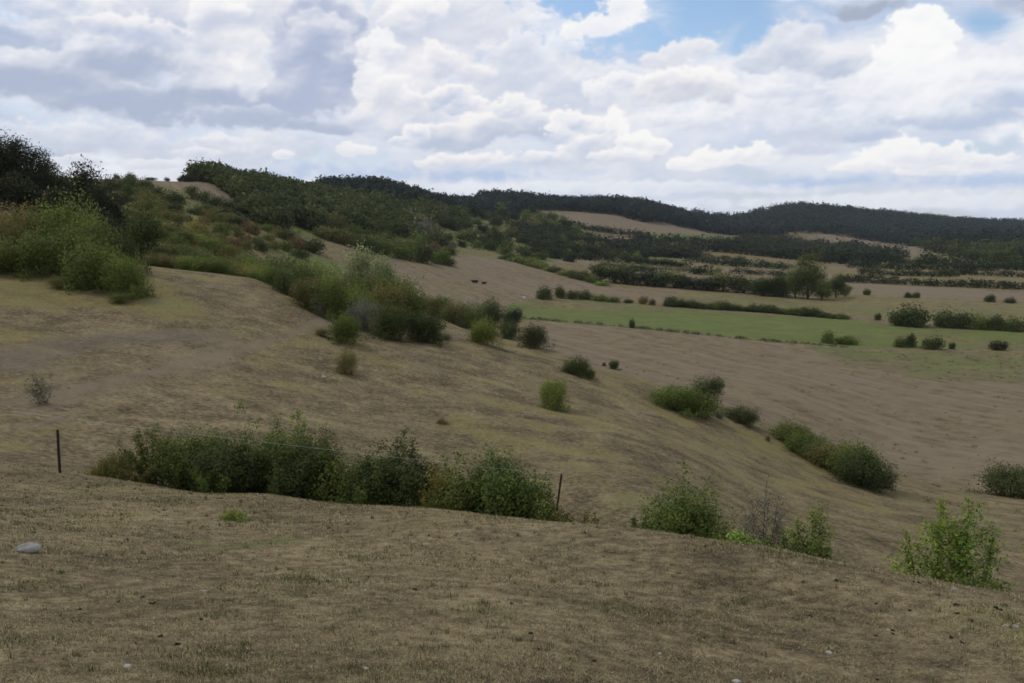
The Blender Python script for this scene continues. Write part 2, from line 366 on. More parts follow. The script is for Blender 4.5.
SUN_EL, SUN_AZ = math.radians(54), math.radians(-58)       # bearing clockwise from +Y
SKY_K = .985
def build_world():
    w = bpy.data.worlds.new("World"); SC.world = w; w.use_nodes = True
    nt = w.node_tree; nt.nodes.clear(); N = nt.nodes.new; L = nt.links.new
    out = N('ShaderNodeOutputWorld')
    sky = N('ShaderNodeTexSky'); sky.sky_type = 'NISHITA'; sky.sun_disc = False
    sky.sun_elevation = SUN_EL; sky.sun_rotation = SUN_AZ
    sky.air_density = 1.0; sky.dust_density = 0.6; sky.ozone_density = 2.0
    bgs = N('ShaderNodeBackground'); bgs.inputs['Strength'].default_value = 0.14
    L(sky.outputs[0], bgs.inputs['Color'])
    tc = N('ShaderNodeTexCoord'); sep = N('ShaderNodeSeparateXYZ'); L(tc.outputs['Generated'], sep.inputs[0])
    x, y, z = (E(nt, sep.outputs[i]) for i in range(3))
    az = x.op('ARCTAN2', y); el = z.op('ARCSINE')
    def tex(img, a0, a1, e0, e1):
        c = N('ShaderNodeCombineXYZ'); L(((az - a0) * (1 / (a1 - a0))).k, c.inputs[0]); L(((el - e0) * (1 / (e1 - e0))).k, c.inputs[1])
        t = N('ShaderNodeTexImage'); t.image = img; t.extension = 'EXTEND'; t.interpolation = 'Cubic'; L(c.outputs[0], t.inputs['Vector'])
        return t
    # whole dome, coarse
    hw, hh = 1024, 512
    A, EL = np.meshgrid((np.arange(hw) + .5) / hw * 2 * math.pi - math.pi, math.pi / 2 - (np.arange(hh) + .5) / hh * math.pi)
    rgb, al = cloud_layer(A * FPX, PYH - EL * FPX, (), OPENINGS)
    up = sstep(EL, .3, .8)[..., None]
    rgb = rgb * (1 - up * .30); al = np.clip(al + .25, 0, 1)
    wide = np_image('cloud_cover', rgb, al)
    # the quarter of sky over the valley, fine
    a0, a1, e0, e1 = -.80, .80, -.03, .42
    fw, fh = 1500, 440
    A, EL = np.meshgrid(a0 + (np.arange(fw) + .5) / fw * (a1 - a0), e1 - (np.arange(fh) + .5) / fh * (e1 - e0))
    rgb, al = cloud_layer(A * FPX + W / 2 - A ** 3 * 0, PYH - EL * FPX, CLOUDS, OPENINGS)
    near = np_image('cloud_detail', rgb, al)
    tw = tex(wide, -math.pi, math.pi, -math.pi / 2, math.pi / 2); tn = tex(near, a0, a1, e0, e1)
    m = az.op('ABSOLUTE').smooth(.70, .80, 1, 0) * el.smooth(.36, .42, 1, 0)
    col = mixc(nt, m, tw.outputs['Color'], tn.outputs['Color'])
    a = E(nt, tw.outputs['Alpha']) * m.rsub(1.0) + E(nt, tn.outputs['Alpha']) * m
    bgc = N('ShaderNodeBackground'); L(col, bgc.inputs['Color']); bgc.inputs['Strength'].default_value = SKY_K
    mx = N('ShaderNodeMixShader'); L(a.k, mx.inputs[0]); L(bgs.outputs[0], mx.inputs[1]); L(bgc.outputs[0], mx.inputs[2])
    L(mx.outputs[0], out.inputs['Surface'])
    w.cycles.sampling_method = 'MANUAL'; w.cycles.sample_map_resolution = 512

# ---------------------------------------------------------------- materials
def new_mat(name):
    m = bpy.data.materials.new(name); m.use_nodes = True
    nt = m.node_tree; nt.nodes.clear()
    out = nt.nodes.new('ShaderNodeOutputMaterial'); b = nt.nodes.new('ShaderNodeBsdfPrincipled')
    b.inputs['Roughness'].default_value = .85; b.inputs['Specular IOR Level'].default_value = .15
    nt.links.new(b.outputs[0], out.inputs[0])
    return m, nt, b, out

def attr(nt, name):
    n = nt.nodes.new('ShaderNodeAttribute'); n.attribute_name = name; return n

def ramp3(nt, fac, cols):
    n = nt.nodes.new('ShaderNodeValToRGB'); nt.links.new(fac.k, n.inputs[0]); r = n.color_ramp
    while len(r.elements) < len(cols): r.elements.new(.5)
    for e, (p, c) in zip(r.elements, cols): e.position = p; e.color = tuple(c) + (1,)
    return n.outputs[0]

def mat_leaf(name, transl=.3, var=.33):
    m, nt, b, out = new_mat(name)
    oi = nt.nodes.new('ShaderNodeObjectInfo')
    t = E(nt, attr(nt, 'tint').outputs['Fac'])
    hs = nt.nodes.new('ShaderNodeHueSaturation')
    nt.links.new(oi.outputs['Color'], hs.inputs['Color'])
    nt.links.new((t * -.05 + .525).k, hs.inputs['Hue'])
    nt.links.new((t * (2 * var) + (1 - var)).k, hs.inputs['Value'])
    nt.links.new((t * .2 + .85).k, hs.inputs['Saturation'])
    nt.links.new(hs.outputs[0], b.inputs['Base Color'])
    b.inputs['Roughness'].default_value = .75; b.inputs['Specular IOR Level'].default_value = .08
    tr = nt.nodes.new('ShaderNodeBsdfTranslucent'); nt.links.new(hs.outputs[0], tr.inputs['Color'])
    mx = nt.nodes.new('ShaderNodeMixShader'); mx.inputs[0].default_value = transl
    nt.links.new(b.outputs[0], mx.inputs[1]); nt.links.new(tr.outputs[0], mx.inputs[2]); nt.links.new(mx.outputs[0], out.inputs[0])
    return m

def mat_noise(name, c0, c1, scale=20, rough=.85, bump=0.0, spec=.15):
    m, nt, b, out = new_mat(name)
    tc = nt.nodes.new('ShaderNodeTexCoord')
    f = noise(nt, tc.outputs['Object'], scale, 6, .6).smooth(.3, .7)
    nt.links.new(mixc(nt, f, c0, c1), b.inputs['Base Color']); b.inputs['Roughness'].default_value = rough
    b.inputs['Specular IOR Level'].default_value = spec
    if bump:
        bp = nt.nodes.new('ShaderNodeBump'); bp.inputs['Strength'].default_value = bump; bp.inputs['Distance'].default_value = .02
        nt.links.new(f.k, bp.inputs['Height']); nt.links.new(bp.outputs[0], b.inputs['Normal'])
    return m

def mat_ground():
    m, nt, b, out = new_mat('dry_pasture')
    tc = nt.nodes.new('ShaderNodeTexCoord'); P = tc.outputs['Object']
    cov = attr(nt, 'cover'); sp = nt.nodes.new('ShaderNodeSeparateColor'); nt.links.new(cov.outputs['Color'], sp.inputs[0])
    green, straw, bare = (E(nt, sp.outputs[i]) for i in range(3))
    crop = E(nt, attr(nt, 'plough').outputs['Fac'])
    vr = nt.nodes.new('ShaderNodeVectorRotate'); vr.rotation_type = 'Z_AXIS'; vr.inputs['Angle'].default_value = math.radians(62); nt.links.new(P, vr.inputs['Vector'])
    mp = nt.nodes.new('ShaderNodeMapping'); nt.links.new(vr.outputs[0], mp.inputs[0]); mp.inputs['Scale'].default_value = (.022, 1.0, .5)
    big = noise(nt, P, .11, 5, .55); patch = noise(nt, P, .30, 5, .6, .4); mid = noise(nt, P, .75, 5, .6); small = noise(nt, P, 4.5, 5, .65); fine = noise(nt, P, 30, 4, .7)
    streak = noise(nt, mp.outputs[0], .42, 6, .62); streak2 = noise(nt, mp.outputs[0], 2.2, 5, .65)
    base = ramp3(nt, (mid * .17 + patch * .20 + small * .33 + fine * .30 - .5) * 4.6 + .5,
                 ((.02, (0.041, 0.035, 0.022)), (.34, (0.107, 0.083, 0.049)), (.62, (0.187, 0.149, 0.084)), (.98, (0.331, 0.270, 0.158))))
    # yellowed grass in patches
    yel = ((big * .6 + patch * .7) - .65 + (straw - .5) * .42 + (streak - .5) * .5).smooth(-.03, .17)
    yc = ramp3(nt, small * .4 + fine * .35 + patch * .25, ((.34, (0.082, 0.070, 0.026)), (.66, (0.268, 0.223, 0.089))))
    c = mixc(nt, yel * .7, base, yc)
    # bare, greyer and trodden earth
    br = (bare + (streak * .5 + patch * .5 - .5) * 1.5 - .38).smooth(.02, .38)
    bc = ramp3(nt, small * .33 + fine * .33 + patch * .34, ((.34, (0.060, 0.047, 0.034)), (.66, (0.221, 0.181, 0.124))))
    c = mixc(nt, br * .85, c, bc)
    # green flush
    gn = (green + (patch * .55 + small * .45 - .5) * 1.7 - .40).smooth(-.02, .42)
    gc = ramp3(nt, small * .3 + fine * .25 + streak2 * .25 + big * .2, ((.34, (0.058, 0.083, 0.023)), (.5, (0.107, 0.141, 0.039)), (.66, (0.180, 0.209, 0.062))))
    c = mixc(nt, gn * .85, c, gc)
    # stubble and tilled fields
    fc = ramp3(nt, streak * .42 + patch * .14 + small * .24 + fine * .20, ((.34, (0.117, 0.091, 0.062)), (.5, (0.181, 0.143, 0.098)), (.66, (0.235, 0.192, 0.132))))
    c = mixc(nt, (crop + (streak * 1.4 + patch * .6 - 1.0) * 1.1).smooth(.2, .85) * .85, c, fc)
    # dark specks: dung, bents and small holes
    v = nt.nodes.new('ShaderNodeTexVoronoi'); v.inputs['Scale'].default_value = 1.1; nt.links.new(P, v.inputs['Vector'])
    spk = E(nt, v.outputs['Distance']).smooth(.03, .085, 1, 0) * big.smooth(.42, .62)
    c = mixc(nt, spk * .75, c, (0.034, 0.027, 0.020))
    nt.links.new(c, b.inputs['Base Color'])
    b.inputs['Roughness'].default_value = .95; b.inputs['Specular IOR Level'].default_value = .05
    bp = nt.nodes.new('ShaderNodeBump'); bp.inputs['Strength'].default_value = .8; bp.inputs['Distance'].default_value = .06
    nt.links.new((small * .6 + fine * .4 + mid * .12).k, bp.inputs['Height']); nt.links.new(bp.outputs[0], b.inputs['Normal'])
    return m

# ---------------------------------------------------------------- ground sheet
def inside(poly, x, y):
    x = np.asarray(x); r = np.zeros(x.shape, bool); n = len(poly)
    for i in range(n):
        x0, y0 = poly[i]; x1, y1 = poly[(i + 1) % n]
        if y0 == y1: continue
        r ^= ((y0 > y) != (y1 > y)) & (x < (x1 - x0) * (y - y0) / (y1 - y0) + x0)
    return r

def land_poly(pts):
    """outline read off the view, laid on the land"""
    out = []
    for i in range(len(pts)):
        (ax, ay), (bx, by) = pts[i], pts[(i + 1) % len(pts)]
        n = max(1, int(abs(bx - ax) / 40))
        for k in range(n):
            h = hit(ax + (bx - ax) * k / n, ay + (by - ay) * k / n); out.append(h[:2])
    return out

#  outline, green, straw, bare, plough
FIELDS = (
    ('scrubby hillside', ((100, 190), (150, 182), (250, 215), (300, 178), (420, 190), (520, 202), (560, 214), (600, 236), (660, 262), (560, 262), (500, 258), (456, 253), (440, 262), (384, 256), (345, 244), (300, 236), (268, 233), (275, 243), (330, 258), (384, 275), (300, 275), (160, 262), (110, 240)), .62, .5, .1, .0),
    ('far valley', ((600, 240), (760, 238), (860, 246), (1040, 255), (1040, 280), (860, 280), (700, 272), (560, 262)), .40, .75, .1, .25),
    ('valley pasture', ((540, 347), (620, 375), (690, 395), (760, 420), (850, 455), (930, 482), (1040, 505), (1040, 385), (900, 372), (800, 346), (640, 326), (520, 312)), .10, .45, .45, .62),
    ('rough margin', ((800, 345), (880, 352), (960, 352), (1040, 356), (1040, 384), (930, 380), (850, 366)), .52, .2, .5, .0),
    ('green strip', ((500, 318), (620, 327), (760, 340), (860, 348), (1040, 350), (1040, 332), (900, 326), (840, 318), (720, 312), (620, 303), (540, 298), (505, 304)), .76, .45, .0, .0),
    ('far meadow', ((640, 296), (760, 306), (850, 314), (900, 322), (1040, 326), (1040, 304), (900, 298), (760, 296), (660, 288)), .45, .75, .1, .25),
    ('brown slope field', ((384, 257), (420, 262), (456, 254), (500, 260), (560, 270), (604, 287), (690, 290), (660, 302), (540, 296), (505, 306), (470, 318), (440, 300), (410, 285), (384, 275)), .12, .4, .35, .62),
    ('grass strip among scrub', ((268, 233), (300, 236), (330, 245), (352, 255), (384, 258), (384, 275), (345, 260), (310, 248), (275, 243)), .2, .6, .3, .3),
    ('hilltop field', ((140, 181), (170, 180), (200, 183), (225, 190), (248, 206), (244, 213), (225, 206), (205, 198), (185, 190)), .1, .4, .3, .95),
    ('pink field', ((838, 283), (930, 287), (1040, 294), (1040, 302), (900, 297), (836, 294)), .1, .3, .2, .95),
    ('hill field', ((560, 214), (610, 213), (660, 224), (700, 231), (740, 235), (735, 240), (660, 236), (610, 230), (575, 222)), .1, .35, .2, .9),
    ('upper hill field', ((520, 206), (560, 207), (590, 211), (560, 214), (528, 211)), .3, .5, .2, .6),
    ('hill green', ((640, 233), (700, 235), (740, 236), (735, 241), (660, 240)), .8, .4, .0, .0),
    ('lower hill field', ((588, 237), (620, 235), (640, 241), (610, 243)), .1, .5, .2, .9),
    ('right hill field', ((800, 240), (830, 233), (870, 240), (930, 248), (925, 256), (870, 252), (830, 246)), .15, .4, .2, .9),
    ('green strip of the far valley', ((610, 258), (700, 262), (800, 268), (800, 265), (700, 258), (615, 254)), .75, .4, .0, .0),
    ('pale strip', ((700, 264), (850, 270), (1000, 273), (1040, 274), (1040, 272), (850, 267), (700, 261)), .1, .8, .2, .8),
    ('green strip by the hill wood', ((840, 262), (940, 267), (1040, 270), (1040, 268), (940, 264), (840, 259)), .8, .5, .0, .0),
    ('tan strip', ((500, 240), (560, 246), (600, 250), (600, 247), (560, 242), (505, 236)), .1, .6, .2, .8),
    ('strip fields', ((555, 262), (690, 273), (690, 268), (560, 258)), .2, .7, .2, .7),
    ('strip fields', ((680, 272), (840, 280), (850, 276), (690, 266)), .15, .6, .2, .8),
    ('strip fields', ((700, 258), (860, 268), (1000, 274), (1000, 268), (860, 262), (720, 252)), .35, .75, .1, .3),
)
def build_ground():
    half = math.radians(36)
    az = np.concatenate([np.arange(-180, -36, 3.0), np.linspace(-36, 36, 640), np.arange(39, 180, 3.0)]) * math.pi / 180
    r = np.exp(np.linspace(math.log(.5), math.log(3400), 800)); r = np.concatenate([[.02, .08, .2], r, [4500, 7000, 12000, 22000]])
    nr, na = len(r), len(az)
    R, A = np.meshgrid(r, az, indexing='ij')
    X = R * np.sin(A); Y = R * np.cos(A)
    Rc = np.minimum(R, 3400); Z = height(Rc * np.sin(A), Rc * np.cos(A)); Z = np.where(R > 3400, Z - (R - 3400) * .02, Z)
    # cover, warped a little so that no border is ruler straight
    wob = np.clip(R / 300, .2, 3)
    Xw = X + gnoise(X / 14, Y / 14, 61) * 1.6 * wob; Yw = Y + gnoise(X / 14, Y / 14, 62) * 2.2 * wob
    big = fbm(X / 26, Y / 26, 4, .5, 63)
    green = .29 + big * .36 + np.where(R < 24, -.04, 0); straw = .5 + fbm(X / 40, Y / 40, 3, .5, 64) * .5; bare = .22 + fbm(X / 17, Y / 17, 4, .5, 65) * .45
    plough = np.zeros_like(X)
    far = sstep(R, 330, 700); green = green * (1 - far) + (.30 + big * .4) * far
    for nm, pts, g, s, b_, p in FIELDS:
        m = inside(land_poly(pts), Xw, Yw)
        j = fbm(X / 45, Y / 45, 4, .55, 66) * .6
        green[m] = (g + j)[m]; straw[m] = (s - j * .5)[m]; bare[m] = b_; plough[m] = p + j[m] * .6
    # pale trodden track across the near slope, dark worn ground above it
    def track(pts, width, amount, arr):
        q = [hit(*p)[:2] for p in pts]; best = np.full(X.shape, 1e9)
        for (ax, ay), (bx, by) in zip(q[:-1], q[1:]):
            dx, dy = bx - ax, by - ay; t = np.clip(((Xw - ax) * dx + (Yw - ay) * dy) / (dx * dx + dy * dy), 0, 1)
            best = np.minimum(best, np.hypot(Xw - ax - t * dx, Yw - ay - t * dy))
        arr += amount * np.exp(-(best / width) ** 2)
    A = ((20, 402), (100, 384), (170, 366), (235, 352), (330, 322))
    track(A, .75, .85, plough); track(A, 1.8, .22, bare)
    for k, (dy, wd) in enumerate(((-16, .4), (-28, .35), (13, .4), (26, .35))):
        track([(x, y + dy * (1 - x / 520)) for x, y in A[:4]], wd, .5, plough)
    track(((0, 366), (60, 346), (130, 338), (215, 336)), 1.6, .55, bare)
    track(((330, 322), (400, 352), (470, 400), (560, 470)), 1.6, .25, bare)
    track(((545, 345), (640, 372), (760, 415), (880, 480)), 1.6, .3, bare)
    track(((0, 275), (60, 300), (140, 300)), 4.0, .5, straw)
    track(((200, 545), (235, 548), (290, 540)), .35, .35, green)
    F = np.arange(nr * na).reshape(nr, na)
    nx = np.concatenate([F[:, 1:], F[:, :1]], 1)
    q = np.stack([F[:-1], F[1:], nx[1:], nx[:-1]], -1).reshape(-1, 4)
    V = np.stack([X, Y, Z], -1).reshape(-1, 3)
    cov = np.clip(np.stack([green, straw, bare, np.ones_like(green)], -1), 0, 1).reshape(-1, 4)
    pl = np.clip(plough, 0, 1).ravel()
    me = mesh_np('ground', V, q[:, ::-1], M['ground'], True, {'cover': ('FLOAT_COLOR', cov), 'plough': ('FLOAT', pl)})
    o = obj('ground', me); tag(o, kind='structure')
    return o

# ---------------------------------------------------------------- foliage
def n3(p, s, seed):
    """cheap 3-D lump noise"""
    return (gnoise(p[:, 0] * s + p[:, 2] * s * .7, p[:, 1] * s - p[:, 2] * s * .6, seed) + gnoise(p[:, 2] * s * 1.1 + 3, (p[:, 0] - p[:, 1]) * s * .8, seed + 1)) * .6

def crown_points(lobes, n, rng, shell=.33, lump=.28, floor=.0):
    L = np.array(lobes, float); wgt = (L[:, 3] * L[:, 4] * L[:, 5]) ** .8; wgt /= wgt.sum()
    which = rng.choice(len(L), n, p=wgt); d = rng.normal(size=(n, 3)); d /= np.linalg.norm(d, axis=1)[:, None]
    rad = rng.random(n) ** shell
    rad *= 1 + lump * n3(d * 1.0 + which[:, None] * 3.7, 2.1, 7) + lump * .7 * n3(d + which[:, None] * 1.3, 4.6, 9)
    p = L[which, :3] + d * rad[:, None] * L[which, 3:6]
    keep = p[:, 2] > floor
    return p[keep], d[keep]

def leaves_at(P, D, per, spread, size, rng, up=.35, aspect=.55, flat=0.0):
    n = len(P) * per
    c = np.repeat(P, per, 0) + rng.normal(size=(n, 3)) * spread
    nor = np.repeat(D, per, 0) * .7 + rng.normal(size=(n, 3)) * .75; nor[:, 2] += up; nor /= np.linalg.norm(nor, axis=1)[:, None] + 1e-9
    D2 = np.repeat(D, per, 0); sg = np.sign((nor * D2).sum(1)); sg[sg == 0] = 1; nor *= sg[:, None]
    t = rng.normal(size=(n, 3)); t[:, 2] -= .2; t -= nor * (t * nor).sum(1)[:, None]; t /= np.linalg.norm(t, axis=1)[:, None] + 1e-9
    b = np.cross(t, nor); s = size * rng.uniform(.6, 1.35, n)[:, None]
    V = np.stack([c - t * s * .5, c + b * s * aspect * .5 + t * s * .05, c + t * s * .5, c - b * s * aspect * .5 + t * s * .05], 1)
    tint = np.clip(np.repeat(rng.normal(.5, .2, len(P)), per) + rng.normal(0, .14, n), 0, 1)
    N = D2 * .85 + nor * .45; N[:, 2] += .12; N /= np.linalg.norm(N, axis=1)[:, None] + 1e-9
    return V.reshape(-1, 3), np.arange(n * 4).reshape(n, 4), np.repeat(tint, 4), np.repeat(N, 4, 0)

def tube(pts, radii, sides=5):
    pts = np.asarray(pts, float); V = []; F = []
    for i, p in enumerate(pts):
        t = pts[min(i + 1, len(pts) - 1)] - pts[max(i - 1, 0)]; t /= np.linalg.norm(t) + 1e-9
        a = np.cross(t, (0.31, .95, .12)); a /= np.linalg.norm(a) + 1e-9; b = np.cross(t, a)
        for k in range(sides):
            w = 2 * math.pi * k / sides; V.append(p + (a * math.cos(w) + b * math.sin(w)) * radii[i])
    for i in range(len(pts) - 1):
        for k in range(sides):
            k2 = (k + 1) % sides; F.append((i * sides + k, i * sides + k2, (i + 1) * sides + k2, (i + 1) * sides + k))
    return V, F

def join(parts):
    V = []; F = []; o = 0
    for v, f in parts:
        V += list(v); F += [tuple(i + o for i in q) for q in f]; o += len(v)
    return np.array(V), np.array(F)

def stems_mesh(name, targets, rng, r0, base=.12, sides=5, wob=.12):
    parts = []
    for t in targets:
        t = np.array(t, float); b = np.array([rng.normal(0, base), rng.normal(0, base), -.25]); h = np.linalg.norm(t - b)
        n = 5; pts = []
        for i in range(n):
            f = i / (n - 1); p = b * (1 - f) + t * f; p[:2] = b[:2] * (1 - f ** .75) + t[:2] * f ** 1.25
            p[:] += rng.normal(0, wob * h * .2, 3) * (0 < i) ; pts.append(p)
        parts.append(tube(pts, [r0 * (1 - .85 * i / (n - 1)) for i in range(n)], sides))
    V, F = join(parts); return mesh_np(name, V, F, M['bark'], True)

def blob(rng, w, h, n=6, squash=1.0, dep=None):
    """lobes of a rounded bush w wide and h high"""
    d = w if dep is None else dep
    L = [(0, 0, h * .42, w * .36, d * .36, h * .52)]
    for i in range(n):
        a = i * 2 * math.pi / n + rng.uniform(-.4, .4); k = rng.uniform(.16, .30)
        L.append((math.cos(a) * w * k, math.sin(a) * d * k, h * rng.uniform(.22, .62), w * rng.uniform(.17, .26), d * rng.uniform(.17, .26), h * rng.uniform(.24, .38)))
    return L

def bush_mesh(name, rng, w, h, clumps, per, leaf, n=6, shell=.33, dep=None, lump=.28, up=.35, floor=0.02, spread=None, shoots=0):
    L = blob(rng, w, h, n, dep=dep)
    if shoots:                                                   # ragged skirt and shoots breaking the outline
        for k in range(7):
            a = rng.uniform(0, 6.28); r = rng.uniform(.38, .58); L.append((math.cos(a) * w * r, math.sin(a) * w * r, h * .08, w * .11, w * .11, h * rng.uniform(.12, .24)))
    P, D = crown_points(L, clumps, rng, shell, lump, floor)
    for _ in range(shoots):
        q = P[rng.integers(len(P))]; d = q / (np.linalg.norm(q) + 1e-6) * .6 + np.array([rng.normal(0, .25), rng.normal(0, .25), .7]); m = 8
        f = np.linspace(0, 1, m)[:, None]; pp = q + d * f * h * rng.uniform(.12, .30) + rng.normal(size=(m, 3)) * .03; P = np.concatenate([P, pp]); D = np.concatenate([D, np.tile(d / np.linalg.norm(d), (m, 1))])
    V, F, t, nn = leaves_at(P, D, per, (spread or leaf * 1.3), leaf, rng, up)
    V[:, 2] = np.maximum(V[:, 2], -.1)
    me = mesh_np(name, V, F, M['leaf'], False, {'tint': ('FLOAT', t)}, nn)
    return me, P

def tree_meshes(rng, h, w, clumps, per, leaf, kind='round', trunk=.3, low=.12):
    """crown and trunk of one tree h high, w wide"""
    th = h * low; L = []
    if kind == 'round':
        L.append((0, 0, th + (h - th) * .52, w * .36, w * .36, (h - th) * .46))
        for i in range(9):
            a = rng.uniform(0, 6.28); k = rng.uniform(.15, .34); z = th + (h - th) * rng.uniform(.2, .82)
            L.append((math.cos(a) * w * k, math.sin(a) * w * k, z, w * rng.uniform(.15, .24), w * rng.uniform(.15, .24), h * rng.uniform(.12, .2)))
    elif kind == 'tall':
        for i in range(11):
            f = i / 10; a = rng.uniform(0, 6.28); s = w * (.16 + .30 * math.sin(math.pi * (.12 + .80 * f)))
            L.append((math.cos(a) * w * .16, math.sin(a) * w * .16, th + (h - th) * (.08 + .86 * f), s * .8, s * .8, h * .10))
    elif kind == 'pine':
        for i in range(13):
            f = i / 12; a = rng.uniform(0, 6.28); s = w * (.40 * (1 - f) ** .7 + .08) * rng.uniform(.6, 1.1)
            L.append((math.cos(a) * w * .2 * (1 - f), math.sin(a) * w * .2 * (1 - f), th + (h - th) * (.1 + .86 * f), s, s, h * .055))
    P, D = crown_points(L, clumps, rng, .36, .32, h * .04)
    V, F, t, nn = leaves_at(P, D, per, leaf * 1.25, leaf, rng, .3)
    crown = mesh_np('crown', V, F, M['leaf'], False, {'tint': ('FLOAT', t)}, nn)
    parts = [tube([(0, 0, -.6), (w * .01, 0, th), (w * .02, w * .01, h * .55), (0, w * .02, h * .9)], [trunk * 1.25, trunk, trunk * .55, trunk * .12], 7)]
    for i in range(7):
        q = P[rng.integers(len(P))] * np.array([.85, .85, .96]); z0 = min(q[2] * .75, th + (h - th) * rng.uniform(0, .5))
        parts.append(tube([(0, 0, z0), q * .5 + np.array([0, 0, z0 * .5 + .05 * h]), q], [trunk * .45, trunk * .28, trunk * .07], 5))
    V, F = join(parts)
    return crown, mesh_np('trunk', V, F, M['bark'], True)

def tophit(px, Y, top):
    """height above ground at bearing px, distance Y of the sight line through row top"""
    x, y, z = at(px, Y); return (x, y, z), ray(px, top)[2] * Y - z

def shrub_obj(name, label, cat, loc, crown, stems, color, group=None, rz=0.0, s=(1, 1, 1)):
    if stems is None:
        o = obj(name, crown, None, loc, rz, s, color); return tag(o, label, cat, group)
    r = empty(name, loc, rz); r.scale = s; tag(r, label, cat, group)
    obj('foliage' if cat != 'tree' else 'crown', crown, r, color=color)
    obj('stems' if cat != 'tree' else 'trunk', stems, r)
    return r

COL = dict(dark=(.074, .094, .028), deep=(.044, .051, .025), mid=(.124, .160, .036), light=(.180, .228, .045), lime=(.200, .285, .045), olive=(.168, .158, .046),
           gold=(.235, .208, .050), rust=(.165, .118, .050), grey=(.178, .182, .118), willow=(.27, .32, .14), straw=(.26, .22, .11), bluish=(.034, .049, .036), hedgerow=(.044, .058, .025))
def vary(c, k=.16):
    f = 1 + RNG.uniform(-k, k); return tuple(min(.9, max(.005, v * f * (1 + RNG.uniform(-.06, .06)))) for v in COL[c])

